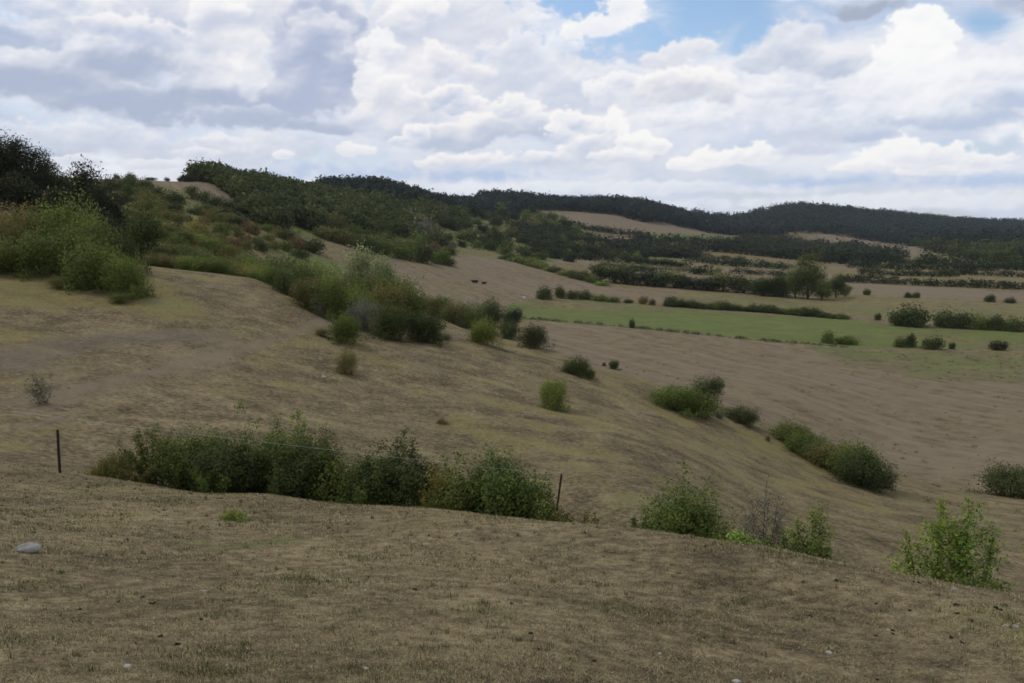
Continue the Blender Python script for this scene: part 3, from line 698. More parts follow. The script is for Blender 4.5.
# ---- shrubs of the foreground hedge and the crest, each grown for its own place
def near_shrub(px, Y, top, wpx, kind, color, label, clumps=900, name='shrub', cat='shrub', group=None, base=None):
    rng = np.random.default_rng(int(px * 7 + top))
    if base is not None:
        x, y, z = hit(px, base); Y = y; h = ray(px, top)[2] * Y - z; loc = (x, y, z)
    else: loc, h = tophit(px, Y, top)
    h = max(h, .25); w = wpx / FPX * Y
    loc = (loc[0], loc[1], loc[2] - .05)
    if kind == 'dense':
        L = blob(rng, w, h * .92, 11, dep=min(w, 2.4)); P, D = crown_points(L, int(clumps * .8), rng, .42, .62, .02)
        for _ in range(int(8 + w * 9)):                          # leafy shoots standing out of the outline
            q = P[rng.integers(len(P))]; up = np.array([rng.normal(0, .28), rng.normal(0, .28), 1.0]) * h * rng.uniform(.10, .30)
            m = 9; f = np.linspace(0, 1, m)[:, None]; pp = q + up * f + rng.normal(size=(m, 3)) * .02
            pp[:, 2] = np.minimum(pp[:, 2], h * rng.uniform(.95, 1.16)); P = np.concatenate([P, pp]); D = np.concatenate([D, np.tile(up / np.linalg.norm(up), (m, 1))])
        V, F, t, nn = leaves_at(P, D, 12, .075, .068, rng, .35); V[:, 2] = np.maximum(V[:, 2], -.1)
        me = mesh_np('foliage', V, F, M['leaf'], False, {'tint': ('FLOAT', t)}, nn)
        tg = [P[i] for i in rng.integers(0, len(P), 26)]; st = stems_mesh('stems', tg, rng, .022, w * .12)
    elif kind == 'airy':                                        # thin leafy shoots leaving gaps
        k = max(8, int(clumps / 42)); P = []; D = []; tg = []
        for i in range(k):
            a = rng.uniform(0, 6.28); r = math.sqrt(rng.random()) * .5; hh = h * rng.uniform(.62, 1.05) * (1 - .9 * r * r)
            t = np.array([math.cos(a) * r * w, math.sin(a) * r * min(w, 1.8), hh]); b = np.array([math.cos(a) * r * w * .35, math.sin(a) * r * .4, 0]); tg.append(t)
            m = max(8, int(clumps / k)); f = rng.uniform(.12, 1.0, m)[:, None]
            p = b * (1 - f ** .9) + t * f ** 1.05 + rng.normal(size=(m, 3)) * .055 * (1.35 - f) * max(h, .6); P.append(p); D.append(rng.normal(size=(m, 3)))
        P = np.concatenate(P); D = np.concatenate(D); D /= np.linalg.norm(D, axis=1)[:, None]; ok = P[:, 2] > .02
        V, F, t, nn = leaves_at(P[ok], D[ok], 6, .045, .062, rng, .3); me = mesh_np('foliage', V, F, M['leaf'], False, {'tint': ('FLOAT', t)}, nn)
        st = stems_mesh('stems', tg, rng, .012, w * .1)
    elif kind in ('sapling', 'wispy'):                          # a few main stems, slanting side shoots, leaves along them
        P = []; D = []; tg = []; mains = max(3, int(w * (2.6 if kind == 'sapling' else 5))); nt_ = 18; per = clumps / mains / nt_
        twigs = []
        for i in range(mains):
            f0 = (i + .5) / mains * 2 - 1; t = np.array([f0 * w * .36 + rng.normal(0, w * .05), rng.normal(0, .22), h * rng.uniform(.72, 1.0) * (1 - .25 * f0 * f0)]); b = np.array([f0 * w * .12, rng.normal(0, .1), 0]); tg.append(t)
            for k in range(nt_):
                f = rng.uniform(.06, .95); s0 = b * (1 - f) + t * f; a = rng.uniform(0, 6.28); ln = h * .30 * (1.15 - f) * rng.uniform(.6, 1.2)
                e = s0 + np.array([math.cos(a) * .8, math.sin(a) * .8, .75]) * ln; twigs.append((s0, e)); m = max(4, int(per)); q = rng.uniform(.1, 1.05, m)[:, None]
                P.append(s0 + (e - s0) * q + rng.normal(size=(m, 3)) * .03 * h); D.append(np.tile((e - s0) / ln, (m, 1)) + rng.normal(size=(m, 3)) * .5)
            m = int(per * 3) + 4; q = rng.uniform(.5, 1.03, m)[:, None]; P.append(b + (t - b) * q + rng.normal(size=(m, 3)) * .03); D.append(rng.normal(size=(m, 3)))
        P = np.concatenate(P); D = np.concatenate(D); D /= np.linalg.norm(D, axis=1)[:, None]; ok = P[:, 2] > .02
        V, F, t, nn = leaves_at(P[ok], D[ok], 5, .05, .07 if kind == 'sapling' else .05, rng, .3); me = mesh_np('foliage', V, F, M['leaf'], False, {'tint': ('FLOAT', t)}, nn)
        parts = [tube([np.array([p[0] * .25, p[1] * .3, -.2]), p * np.array((.55, .6, .5)), p], [.016, .011, .003], 5) for p in tg] + [tube([a, a * .45 + b * .55 + np.array((0, 0, .02)), b], [.006, .004, .002], 4) for a, b in twigs]
        st = mesh_np('stems', *join(parts), M['bark'], True)
    elif kind == 'weeds':                                       # upright narrow leaves and dry stalks
        n = clumps; b = np.stack([rng.normal(0, w * .24, n), rng.normal(0, min(w, 1.2) * .25, n), np.zeros(n)], -1)
        hh = h * rng.uniform(.35, 1.05, n) * np.exp(-(b[:, 0] / (w * .42)) ** 2)
        lean = rng.normal(0, .16, (n, 2)); tip = b.copy(); tip[:, :2] += lean * hh[:, None]; tip[:, 2] = hh
        V = []; T = []
        side = rng.normal(size=(n, 3)); side[:, 2] = 0; side /= np.linalg.norm(side, axis=1)[:, None]; side *= .006
        mid = b * .45 + tip * .55; mid[:, :2] += lean * hh[:, None] * -.1
        V = np.stack([b - side, b + side, mid + side, mid - side, mid - side, mid + side, tip + side * .2, tip - side * .2], 1).reshape(-1, 3)
        F = np.arange(len(V)).reshape(-1, 4); T = np.repeat(np.clip(rng.normal(.5, .22, n), 0, 1), 8)
        m = rng.integers(0, n, n); q = b[m] + (tip[m] - b[m]) * rng.uniform(.25, 1, n)[:, None]
        V2, F2, T2, _ = leaves_at(q, rng.normal(size=(n, 3)), 4, .05, .055, rng, .3)
        me = mesh_np('foliage', np.concatenate([V, V2]), np.concatenate([F, F2 + len(V)]), M['leaf'], False, {'tint': ('FLOAT', np.concatenate([T, T2]))})
        st = None
    return shrub_obj(name, label, cat, loc, me, st, vary(color, .04), group)

def build_near():
    g = 'shrubs of the hedge along the wire fence'
    S = (
        (108, 24.3, 448, 60, 'weeds', 'olive', 'low straggly olive weeds beside the lone fence post', 900, 'weed_clump', 'weeds'),
        (148, 24.6, 424, 76, 'airy', 'mid', 'thin loose end bush of the foreground hedge, next to the weeds', 1000, 'shrub', 'shrub'),
        (188, 24.6, 413, 98, 'dense', 'mid', 'dark rounded hedge shrub where the wire starts crossing the leaves', 2300, 'shrub', 'shrub'),
        (222, 23.6, 424, 80, 'dense', 'dark', 'low dark shrub at the front of the hedge, before the tall shoots', 1700, 'shrub', 'shrub'),
        (250, 24.4, 411, 90, 'dense', 'mid', 'leafy mid green hedge shrub between dark shrub and tall shoots', 2200, 'shrub', 'shrub'),
        (292, 23.8, 403, 44, 'sapling', 'light', 'tall bright green shoots standing above the hedge', 420, 'shrub', 'shrub'),
        (318, 24.6, 406, 36, 'wispy', 'mid', 'small sprig of pale shoots just behind the tall bright shoots', 160, 'shrub', 'shrub'),
        (300, 23.1, 425, 92, 'dense', 'dark', 'dark hedge shrub under the tall bright shoots', 2200, 'shrub', 'shrub'),
        (342, 22.6, 444, 84, 'dense', 'mid', 'low dark hedge shrub with bare pale twigs at its foot', 1900, 'shrub', 'shrub'),
        (382, 21.8, 431, 86, 'dense', 'dark', 'darkest and highest bramble mass in the middle of the hedge', 2500, 'bramble', 'shrub'),
        (416, 21.2, 448, 74, 'dense', 'dark', 'dark hedge shrub with brownish leaves beside the yellow leaved one', 1800, 'shrub', 'shrub'),
        (438, 20.6, 455, 46, 'airy', 'gold', 'yellowing narrow shrub in the gap of the hedge', 800, 'shrub', 'shrub'),
        (468, 20.3, 452, 82, 'dense', 'mid', 'mid green hedge shrub next to the yellowing one', 2000, 'shrub', 'shrub'),
        (512, 19.8, 446, 98, 'dense', 'mid', 'broad fresh green end bush of the hedge beside the leaning post', 2500, 'shrub', 'shrub'),
        (545, 18.9, 492, 50, 'dense', 'mid', 'low green growth wrapping the foot of the leaning post', 600, 'shrub', 'shrub'),
        (578, 18.4, 507, 54, 'airy', 'olive', 'low olive weeds just past the leaning fence post', 420, 'weed_clump', 'weeds'),
        (128, 23.7, 462, 46, 'airy', 'olive', 'low olive growth filling the foot of the thin loose end bush', 420, 'weed_clump', 'weeds'),
        (206, 22.9, 462, 60, 'airy', 'mid', 'low green growth along the foot of the dark rounded hedge shrub', 520, 'weed_clump', 'weeds'),
        (364, 21.2, 478, 60, 'airy', 'mid', 'low green growth along the foot of the highest bramble mass', 520, 'weed_clump', 'weeds'),
        (450, 19.7, 488, 60, 'airy', 'mid', 'low green growth along the foot of the yellowing shrub', 520, 'weed_clump', 'weeds'),
        (612, 17.6, 516, 46, 'weeds', 'straw', 'dry pale grass tuft between leaning post and round bush', 500, 'weed_clump', 'weeds'),
        (684, 18.0, 468, 108, 'dense', 'mid', 'round leafy green bush standing alone on the crest', 3000, 'shrub', 'shrub'),
        (648, 17.2, 512, 44, 'airy', 'mid', 'low green weeds under the edge of the round crest bush', 360, 'weed_clump', 'weeds'),
        (726, 16.6, 522, 50, 'airy', 'mid', 'green weeds between the round bush and the thin grey shrub', 420, 'weed_clump', 'weeds'),
        (768, 19.5, 474, 84, 'wispy', 'grey', 'thin see through grey green shrub beyond the crest', 1150, 'shrub', 'shrub'),
        (752, 14.8, 535, 48, 'dense', 'lime', 'low bright green leafy plant on the crest edge', 380, 'leafy_plant', 'plant'),
        (822, 15.6, 498, 58, 'wispy', 'light', 'feathery yellow green tall weeds on the crest', 800, 'weed_clump', 'weeds'),
        (806, 15.0, 530, 76, 'airy', 'mid', 'low green weeds at the foot of the feathery tall weeds', 520, 'weed_clump', 'weeds'),
        (952, 17.5, 479, 84, 'sapling', 'lime', 'fresh green sapling bush with upright leafy shoots near the edge', 1150, 'sapling', 'sapling'),
        (990, 17.0, 488, 66, 'sapling', 'lime', 'smaller fresh green sapling leaning out beside the taller sapling', 850, 'sapling', 'sapling'),
        (1004, 15.4, 566, 60, 'airy', 'mid', 'low green weeds beside the saplings beyond the crest', 420, 'weed_clump', 'weeds'),
    )
    for px, Y, top, w, kind, c, lab, n, nm, cat in S:
        near_shrub(px, Y, top, w, kind, c, lab, n, nm, cat, g if px < 540 and nm != 'weed_clump' else None)
    # out on the near slope, ground seen at their feet
    for px, base, top, w, kind, c, lab, n in (
        (44, 404, 366, 34, 'airy', 'grey', 'faint grey green tuft of stalks alone on the left slope', 260),
        (234, 520, 508, 26, 'weeds', 'light', 'small green tuft in the dry grass below the hedge', 120),
        (442, 424, 416, 14, 'weeds', 'rust', 'small brown tuft alone on the bare near slope', 140)):
        near_shrub(px, None, top, w, kind, c, lab, n, 'weed_clump', 'weeds', None, base)

# ---- mid distance stock, shared by copies
def stock():
    S = {}
    for i in range(6):
        rng = np.random.default_rng(100 + i); w, h = 4.0, 2.6 + .2 * (i % 3)
        me, P = bush_mesh('foliage', rng, w, h, 2700, 4, .115, 9, .38, lump=.55, spread=.13, shoots=34)
        S['bush', i] = (me, stems_mesh('stems', [P[k] for k in rng.integers(0, len(P), 18)], rng, .04, .5), w, h)
    for i in range(3):                                           # looser, twiggy
        rng = np.random.default_rng(130 + i); w, h = 3.4, 3.2
        me, P = bush_mesh('foliage', rng, w, h, 1300, 4, .11, 10, .45, lump=.6, spread=.14)
        S['loose', i] = (me, stems_mesh('stems', [P[k] for k in rng.integers(0, len(P), 30)], rng, .035, .5), w, h)
    for i in range(5):
        rng = np.random.default_rng(150 + i); w, h = 5.0, 3.6
        me, P = bush_mesh('shrub', rng, w, h, 700, 3, .32, 8, .36, lump=.45, spread=.3)
        S['scrub', i] = (me, None, w, h)
    for i in range(4):
        rng = np.random.default_rng(170 + i); w, h = 6.0, 4.0
        me, P = bush_mesh('shrub', rng, w, h, 260, 3, .65, 8, .36, lump=.4, spread=.5)
        S['dot', i] = (me, None, w, h)
    for i in range(4):
        rng = np.random.default_rng(190 + i); S['round', i] = tree_meshes(rng, 10, 8, 1700, 4, .34, 'round', .25) + (8, 10)
    for i in range(3):
        rng = np.random.default_rng(200 + i); S['tall', i] = tree_meshes(rng, 12, 6, 1500, 4, .34, 'tall', .25) + (6, 12)
    for i in range(2):
        rng = np.random.default_rng(210 + i); S['pine', i] = tree_meshes(rng, 12, 6, 1300, 4, .32, 'pine', .22) + (6, 12)
    for i in range(3):
        rng = np.random.default_rng(220 + i); S['fartree', i] = tree_meshes(rng, 10, 8, 420, 3, .8, 'round', .3, .08) + (8, 10)
    return S

def place(S, kind, loc, w, h, color, label, cat='shrub', name='shrub', group=None, sink=.08):
    n = len([k for k in S if k[0] == kind]); i = int(RNG.integers(n)); crown, stems, w0, h0 = S[kind, i]
    w = max(w, h * (.58 if cat == 'tree' else .95 if kind == 'bush' else .6))
    sc = (w / w0, w / w0 * RNG.uniform(.9, 1.1), h / h0)
    return shrub_obj(name, label, cat, (loc[0], loc[1], loc[2] - sink * h), crown, stems, vary(color), group, RNG.uniform(0, 6.28), sc)

def seen(S, kind, px, base, top, wpx, color, label, cat='shrub', name='shrub', group=None, Y=None):
    """a bush whose foot is seen at (px, base), or which stands at distance Y"""
    loc = hit(px, base) if Y is None else at(px, Y)
    h = ray(px, top)[2] * loc[1] - loc[2]; w = wpx / FPX * loc[1]
    return place(S, kind, loc, w * 1.05, max(h, .3) * 1.04, color, label, cat, name, group)

# ---------------------------------------------------------------- what stands where
def build_slope(S):
    for px, b, t, w, k, c, lab in (
        (553, 409, 374, 33, 'bush', 'light', 'pale green upright bush alone on the near slope'),
        (577, 375, 353, 32, 'bush', 'dark', 'dark dome shaped bush above the pale green lone bush'),
        (590, 378, 368, 14, 'bush', 'mid', 'low tail of green at the foot of the dark dome bush'),
        (614, 369, 359, 13, 'bush', 'dark', 'tiny dark bush at the lower edge of the brown valley field'),
        (604, 366, 361, 5, 'bush', 'rust', 'tiny brown sprig beside the tiny dark bush'),
        (707, 404, 372, 40, 'bush', 'dark', 'taller dark bush at the back of the lone clump on the slope'),
        (674, 409, 383, 54, 'bush', 'mid', 'wide green bush with yellowish tips in the lone clump on the slope'),
        (694, 414, 382, 58, 'bush', 'mid', 'front green bush of the lone clump on the slope'),
        (719, 418, 408, 14, 'loose', 'grey', 'small grey twiggy bush between the lone clump and the low dark bush'),
        (740, 422, 403, 40, 'bush', 'dark', 'low dark bush to the lower side of the lone clump'),
        (768, 441, 434, 7, 'loose', 'olive', 'tiny sprig above the long thicket on the slope'),
        (790, 443, 420, 46, 'bush', 'mid', 'upper green end bush of the long thicket on the slope'),
        (806, 456, 430, 52, 'bush', 'mid', 'second bush of the long thicket, mid green with yellow leaves'),
        (830, 469, 440, 60, 'bush', 'olive', 'brownish bush in the middle of the long thicket'),
        (852, 479, 438, 60, 'bush', 'mid', 'tallest green bush of the long thicket'),
        (862, 486, 450, 64, 'bush', 'dark', 'dark twiggy bush at the lower front of the long thicket'),
        (886, 488, 464, 28, 'loose', 'grey', 'greyish twiggy end of the long thicket'),
        (1014, 496, 463, 72, 'bush', 'dark', 'dark bush cut by the edge of the view on the valley field'),
        (345, 343, 311, 38, 'bush', 'mid', 'leafy mid green bush standing out before the ridge thicket'),
        (347, 374, 341, 28, 'loose', 'olive', 'thin olive bush in front of the leafy bush on the slope'),
        (322, 336, 326, 18, 'loose', 'olive', 'low thin olive growth beside the leafy bush on the slope'),
        (362, 330, 292, 46, 'loose', 'grey', 'grey twiggy bush at the near end of the ridge thicket'),
        (392, 340, 300, 52, 'bush', 'dark', 'big dark grey green bush in the front of the ridge thicket'),
        (424, 342, 306, 52, 'bush', 'dark', 'dark bush with bare stems at the lower front of the ridge thicket'),
        (446, 340, 330, 16, 'loose', 'grey', 'small twiggy fringe at the lower end of the ridge thicket'),
        (484, 344, 314, 36, 'bush', 'light', 'bright mid green rounded bush at the crest, below the dark row'),
        (533, 348, 321, 34, 'bush', 'dark', 'dark green rounded bush at the lower end of the crest row'),
        (509, 339, 316, 22, 'bush', 'dark', 'small dark bush between the bright bush and the lower end bush'),
        (276, 287, 262, 34, 'bush', 'mid', 'green bush spilling over the crest at the upper end of the thicket front'),
        (292, 296, 264, 40, 'bush', 'dark', 'dark bush second in the thicket front along the crest'),
        (310, 309, 272, 40, 'bush', 'olive', 'olive bush third in the thicket front along the crest'),
        (330, 318, 272, 46, 'bush', 'mid', 'large mid green bush of the thicket front above the leafy bush'),
        (322, 316, 290, 26, 'loose', 'grey', 'grey bare twigged bush low in the thicket front'),
        (352, 322, 276, 42, 'bush', 'light', 'bright green bush of the thicket front behind the leafy bush'),
        (384, 318, 278, 50, 'bush', 'olive', 'olive brown bush standing behind the big dark grey green bush'),
        (410, 318, 284, 44, 'bush', 'mid', 'green bush behind the dark one with bare stems'),
        (432, 316, 292, 24, 'bush', 'olive', 'low olive bush where the thicket meets the crest row'),
        (458, 325, 296, 42, 'bush', 'olive', 'wide olive bush of the crest row with brownish top'),
        (441, 317, 293, 28, 'bush', 'mid', 'small olive green bush at the upper start of the crest row'),
        (474, 330, 300, 24, 'bush', 'mid', 'green bush squeezed between the wide olive one and the bright one'),
        (490, 326, 293, 25, 'bush', 'dark', 'round dark bush standing up behind the bright crest bush'),
        (512, 330, 304, 15, 'bush', 'deep', 'small round dark bush last behind the crest row'),
        (62, 288, 272, 34, 'loose', 'olive', 'low olive growth at the foot of the left thicket'),
        (119, 303, 289, 26, 'loose', 'mid', 'small green bush out in the grass below the left thicket'),
    ):
        seen(S, k, px, b, t, w, c, lab)
    # along the crest and just beyond it: foot hidden by the crest, so distance is given
    g = 'bushes of the thicket along the ridge'
    for px, Y, t, w, k, c, lab in (
        (360, 116, 243, 50, 'round', 'willow', 'pale grey green willow like tree behind the ridge thicket'),
        (380, 112, 253, 24, 'round', 'willow', 'narrow pale yellow green tree close against the willow like tree'),
    ):
        nm = 'tree' if k == 'round' else 'shrub'
        seen(S, k, px, 0, t, w, c, lab, nm, nm, None, Y)
    rows = ((86, 91, 160, 310, 15, 254, 276, 38), (95, 103, 160, 400, 15, 246, 276, 46), (112, 122, 156, 405, 17, 240, 268, 44), (142, 156, 152, 345, 16, 232, 254, 40))
    LAB = dict(mid='mid green bush in the ridge thicket', olive='olive bush in the ridge thicket', dark='dark green bush in the ridge thicket', light='bright green bush in the ridge thicket',
               gold='yellowish bush in the ridge thicket', rust='brownish bush in the ridge thicket', grey='grey twiggy bush in the ridge thicket')
    for y0, y1, a, b, st, t0, t1, w in rows:
        px = a
        while px < b:
            f = (px - a) / (b - a); Y = RNG.uniform(y0, y1); c = RNG.choice(['mid', 'olive', 'dark', 'light', 'gold', 'rust', 'grey'], p=[.33, .26, .21, .09, .04, .02, .05])
            (x, y, z), h = tophit(px, Y, t0 + (t1 - t0) * f + RNG.normal(0, 3.5))
            if 330 < px < 392 and y0 > 90: h = ray(px, 270)[2] * Y - z
            h = min(max(h, 1.8), 8.5)
            
            place(S, 'loose' if c in ('grey', 'rust') else 'bush', (x, y, z), w * RNG.uniform(.75, 1.15) / FPX * Y, h, c, LAB[c], 'shrub', 'shrub', g)
            px += st * RNG.uniform(.75, 1.2)
    # the left thicket and the dark trees above it
    for px, Y, t, w, k, c, lab in (
        (-14, 78, 196, 84, 'bush', 'olive', 'olive bush of the left thicket cut by the edge of the view'),
        (22, 75, 200, 76, 'bush', 'olive', 'broad olive bush at the front of the left thicket'),
        (46, 79, 190, 66, 'bush', 'olive', 'tall olive bush in the left thicket'),
        (76, 77, 181, 70, 'loose', 'light', 'tallest yellow green feathery bush of the left thicket'),
        (96, 72, 208, 62, 'bush', 'mid', 'green bush on the lower side of the feathery one'),
        (58, 71, 226, 66, 'bush', 'mid', 'low mid green bush at the front foot of the left thicket'),
        (14, 71, 234, 70, 'bush', 'mid', 'dull green bush at the front foot of the left thicket, beside the view edge'),
        (98, 67, 230, 62, 'bush', 'mid', 'dark green front bush at the lower side of the left thicket'),
        (128, 65.5, 246, 50, 'bush', 'mid', 'fresh green low bush ending the left thicket'),
        (122, 74, 222, 48, 'bush', 'dark', 'dark green bush behind the low end of the left thicket'),
        (146, 98, 204, 44, 'round', 'dark', 'round dark green small tree beside the end of the left thicket'),
        (132, 112, 214, 34, 'round', 'deep', 'dark small tree half behind the round small tree'),
    ):
        nm = 'tree' if k == 'round' else 'shrub'
        seen(S, k, px, 0, t, w, c, lab, nm, nm, None, Y)
    g = 'dark trees on the left skyline'
    for px, Y, t, w, k, c, lab in (
        (-34, 112, 126, 66, 'round', 'deep', 'dark tree of the left wood wholly at the edge of the view'),
        (2, 112, 134, 50, 'round', 'deep', 'dark tree on the left skyline at the edge of the view'),
        (20, 116, 131, 34, 'round', 'deep', 'highest dark tree of the left skyline'),
        (38, 114, 137, 34, 'tall', 'deep', 'dark tree just below the highest on the left skyline'),
        (51, 118, 150, 28, 'tall', 'deep', 'narrow dark tree on the falling left skyline'),
        (66, 114, 160, 28, 'round', 'deep', 'small dark tree left of the thin pine on the skyline'),
        (58, 124, 148, 14, 'pine', 'deep', 'thin dark pine tip poking above the left skyline'),
        (82, 116, 168, 34, 'round', 'deep', 'low dark tree between the pine and the round topped tree'),
        (100, 112, 159, 30, 'round', 'deep', 'round topped dark tree at the end of the left skyline wood'),
        (112, 110, 176, 26, 'round', 'deep', 'dark tree on the lower flank of the round topped tree'),
        (124, 112, 190, 24, 'round', 'deep', 'last low dark tree of the left skyline wood'),
        (26, 98, 168, 50, 'round', 'deep', 'dark tree in front of the highest skyline tree'),
        (62, 98, 184, 44, 'round', 'deep', 'dark tree standing right behind the feathery bush'),
        (92, 98, 190, 40, 'round', 'deep', 'dark tree in front of the round topped tree'),
        (-8, 96, 172, 50, 'round', 'deep', 'dark tree low at the edge of the view, behind the olive bush'),
        (116, 98, 208, 32, 'round', 'deep', 'dark lowest tree at the edge of the left wood'),
    ):
        seen(S, k, px, 0, t, w, c, lab, 'tree', 'pine_tree' if k == 'pine' else 'tree', g, Y)

def scatter(poly, n, sep, rng, avoid=()):
    """random feet inside an outline, rear ones closer together"""
    xs = [p[0] for p in poly]; ys = [p[1] for p in poly]; out = []
    for _ in range(n * 40):
        if len(out) >= n: break
        x, y = rng.uniform(min(xs), max(xs)), rng.uniform(min(ys), max(ys))
        if not inside(poly, np.array([x]), np.array([y]))[0]: continue
        if any(inside(a, np.array([x]), np.array([y]))[0] for a in avoid): continue
        if any(abs(x - q[0]) < sep and abs(y - q[1]) < sep * .55 for q in out): continue
        out.append((x, y))
    return out

def build_scrub(S):
    rng = np.random.default_rng(77)
    zones = (
        ('hillside scrub below the hilltop field', ((112, 189), (136, 187), (160, 197), (190, 210), (225, 222), (262, 228), (285, 236), (310, 250), (250, 252), (170, 246), (140, 232)), 92, 10, 13, 24,
         [('olive', .42), ('gold', .08), ('rust', .07), ('mid', .25), ('dark', .18)], 'scrub bush on the slope below the brown hilltop field'),
        ('scrub on the shoulder over the pale grass strip', ((300, 214), (345, 210), (400, 212), (440, 232), (454, 252), (440, 262), (396, 252), (352, 250), (318, 236), (296, 228)), 74, 10, 14, 27,
         [('olive', .32), ('mid', .26), ('dark', .28), ('rust', .03), ('grey', .11)], 'scrub bush on the rounded shoulder over the pale grass strip'),
        ('far scrub on the middle slope', ((425, 208), (520, 208), (560, 222), (590, 246), (640, 262), (560, 262), (500, 258), (462, 250), (446, 232)), 76, 10, 9, 19,
         [('mid', .22), ('dark', .34), ('olive', .12), ('rust', .03), ('hedgerow', .29)], 'scrub bush on the far middle slope above the brown field'),
    )
    words = dict(olive='olive', gold='yellowish', rust='rusty brown', mid='mid green', dark='dark green', grey='greyish', bluish='bluish dark', hedgerow='blackish green')
    for g, poly, n, sep, w0, w1, cols, lab in zones:
        for px, py in scatter(poly, n, sep, rng):
            c = rng.choice([k for k, _ in cols], p=[v for _, v in cols]); loc = hit(px, py)
            w = rng.uniform(w0, w1) / FPX * loc[1] * (1.15 if c == 'dark' else 1)
            place(S, 'scrub' if loc[1] < 420 else 'dot', loc, w, w * rng.uniform(.55, .85), c, f'{words[c]} {lab}', 'shrub', 'shrub', g, .1)
    # rounder dark trees on the lower edge of the hilltop field
    for i, (px, b, t, w) in enumerate(((192, 199, 185, 17), (205, 204, 191, 16), (216, 209, 196, 18), (228, 212, 200, 16), (240, 216, 203, 18), (252, 220, 207, 18), (222, 218, 206, 20), (240, 228, 214, 22), (206, 216, 204, 18))):
        seen(S, 'fartree', px, b, t, w, 'dark', 'dark tree along the lower edge of the brown hilltop field', 'tree', 'tree', 'trees below the hilltop field')
    # little trees on the bare skyline, meant as trees though the objects are named shrub
    for px, t, b, w, lab in ((126, 170, 178, 8, 'upright small tree on the skyline next to the wood'), (140, 170, 180, 13, 'roundest small tree on the bare skyline'),
                             (159, 176, 180, 13, 'low flat bush on the bare skyline'), (175, 177, 182, 7, 'tiny round bush on the bare skyline'),
                             (194, 175, 184, 15, 'low dark bush on the skyline next to the hilltop wood'), (188, 178, 184, 9, 'small dark bush on the skyline before the hilltop wood')):
        Y = 405 + (px * 7) % 23; loc, h = tophit(px, Y, t); place(S, 'scrub', loc, w * .95 / FPX * Y, (b - t) * .95 / FPX * Y, 'deep', lab, 'tree', 'shrub', None, .02)
    # bushes on the wood's front edge, over the pale grass strip
    for px, b, t, w, c in ((286, 240, 229, 22, 'dark'), (312, 252, 235, 30, 'dark'), (300, 258, 247, 24, 'dark'), (345, 245, 226, 26, 'olive'), (365, 252, 232, 28, 'dark'), (384, 255, 232, 26, 'mid'), (404, 259, 240, 26, 'mid'),
                           (424, 263, 240, 24, 'dark'), (440, 264, 246, 24, 'mid'), (448, 265, 255, 18, 'olive'), (328, 240, 224, 24, 'olive')):
        seen(S, 'scrub', px, b, t, w, c, f'{words[c]} bush at the edge of the pale grass strip', 'shrub', 'shrub', 'bushes edging the pale grass strip')

def hedge_row(S, pts, step, hpx, wpx, cols, lab, name='shrub', kind='scrub', cat='shrub', group=None, jit=.35, Yoff=1.0):
    rng = np.random.default_rng(int(pts[0][0] * 3 + pts[0][1]))
    for (ax, ay), (bx, by) in zip(pts[:-1], pts[1:]):
        n = max(1, int(abs(bx - ax) / step))
        for k in range(n):
            f = (k + rng.uniform(.2, .8)) / n; px, py = ax + (bx - ax) * f, ay + (by - ay) * f
            h = hpx * rng.uniform(1 - jit, 1 + jit); w = wpx * rng.uniform(.8, 1.25)
            seen(S, kind, px, py, py - h, w, rng.choice(cols), lab, cat, name, group)

def far_hedge(pts, hpx, label, color='dark', step=2.6, lump=.45, name='hedge'):
    hpx *= .9
    """one long hedge far off, a single piece"""
    rng = np.random.default_rng(int(pts[0][0] * 5 + pts[0][1])); V = []; F = []; T = []; NN = []; o = 0
    x0 = None
    for (ax, ay), (bx, by) in zip(pts[:-1], pts[1:]):
        n = max(2, int(math.hypot(bx - ax, by - ay) / step))
        for k in range(n):
            f = k / n; loc = hit(ax + (bx - ax) * f, ay + (by - ay) * f); x0 = x0 or loc
            h = hpx / FPX * loc[1] * rng.uniform(1 - lump, 1 + lump); s = h * rng.uniform(.55, .85)
            L = [(0, 0, h * .48, s * 1.2, s * .8, h * .56)]
            if rng.random() < .05: continue
            P, D = crown_points(L, 60, rng, .4, .4, 0)
            v, q, t, nn = leaves_at(P + np.array(loc) - np.array(x0), D, 2, s * .14, s * .32, rng, .3)
            V.append(v); F.append(q + o); T.append(t); NN.append(nn); o += len(v)
    color = {'dark': 'hedgerow', 'bluish': 'deep'}.get(color, color)
    me = mesh_np(name, np.concatenate(V), np.concatenate(F), M['leaf'], False, {'tint': ('FLOAT', np.concatenate(T))}, np.concatenate(NN))
    o = obj(name, me, None, x0, color=vary(color, .12)); tag(o, label, 'hedge'); return o

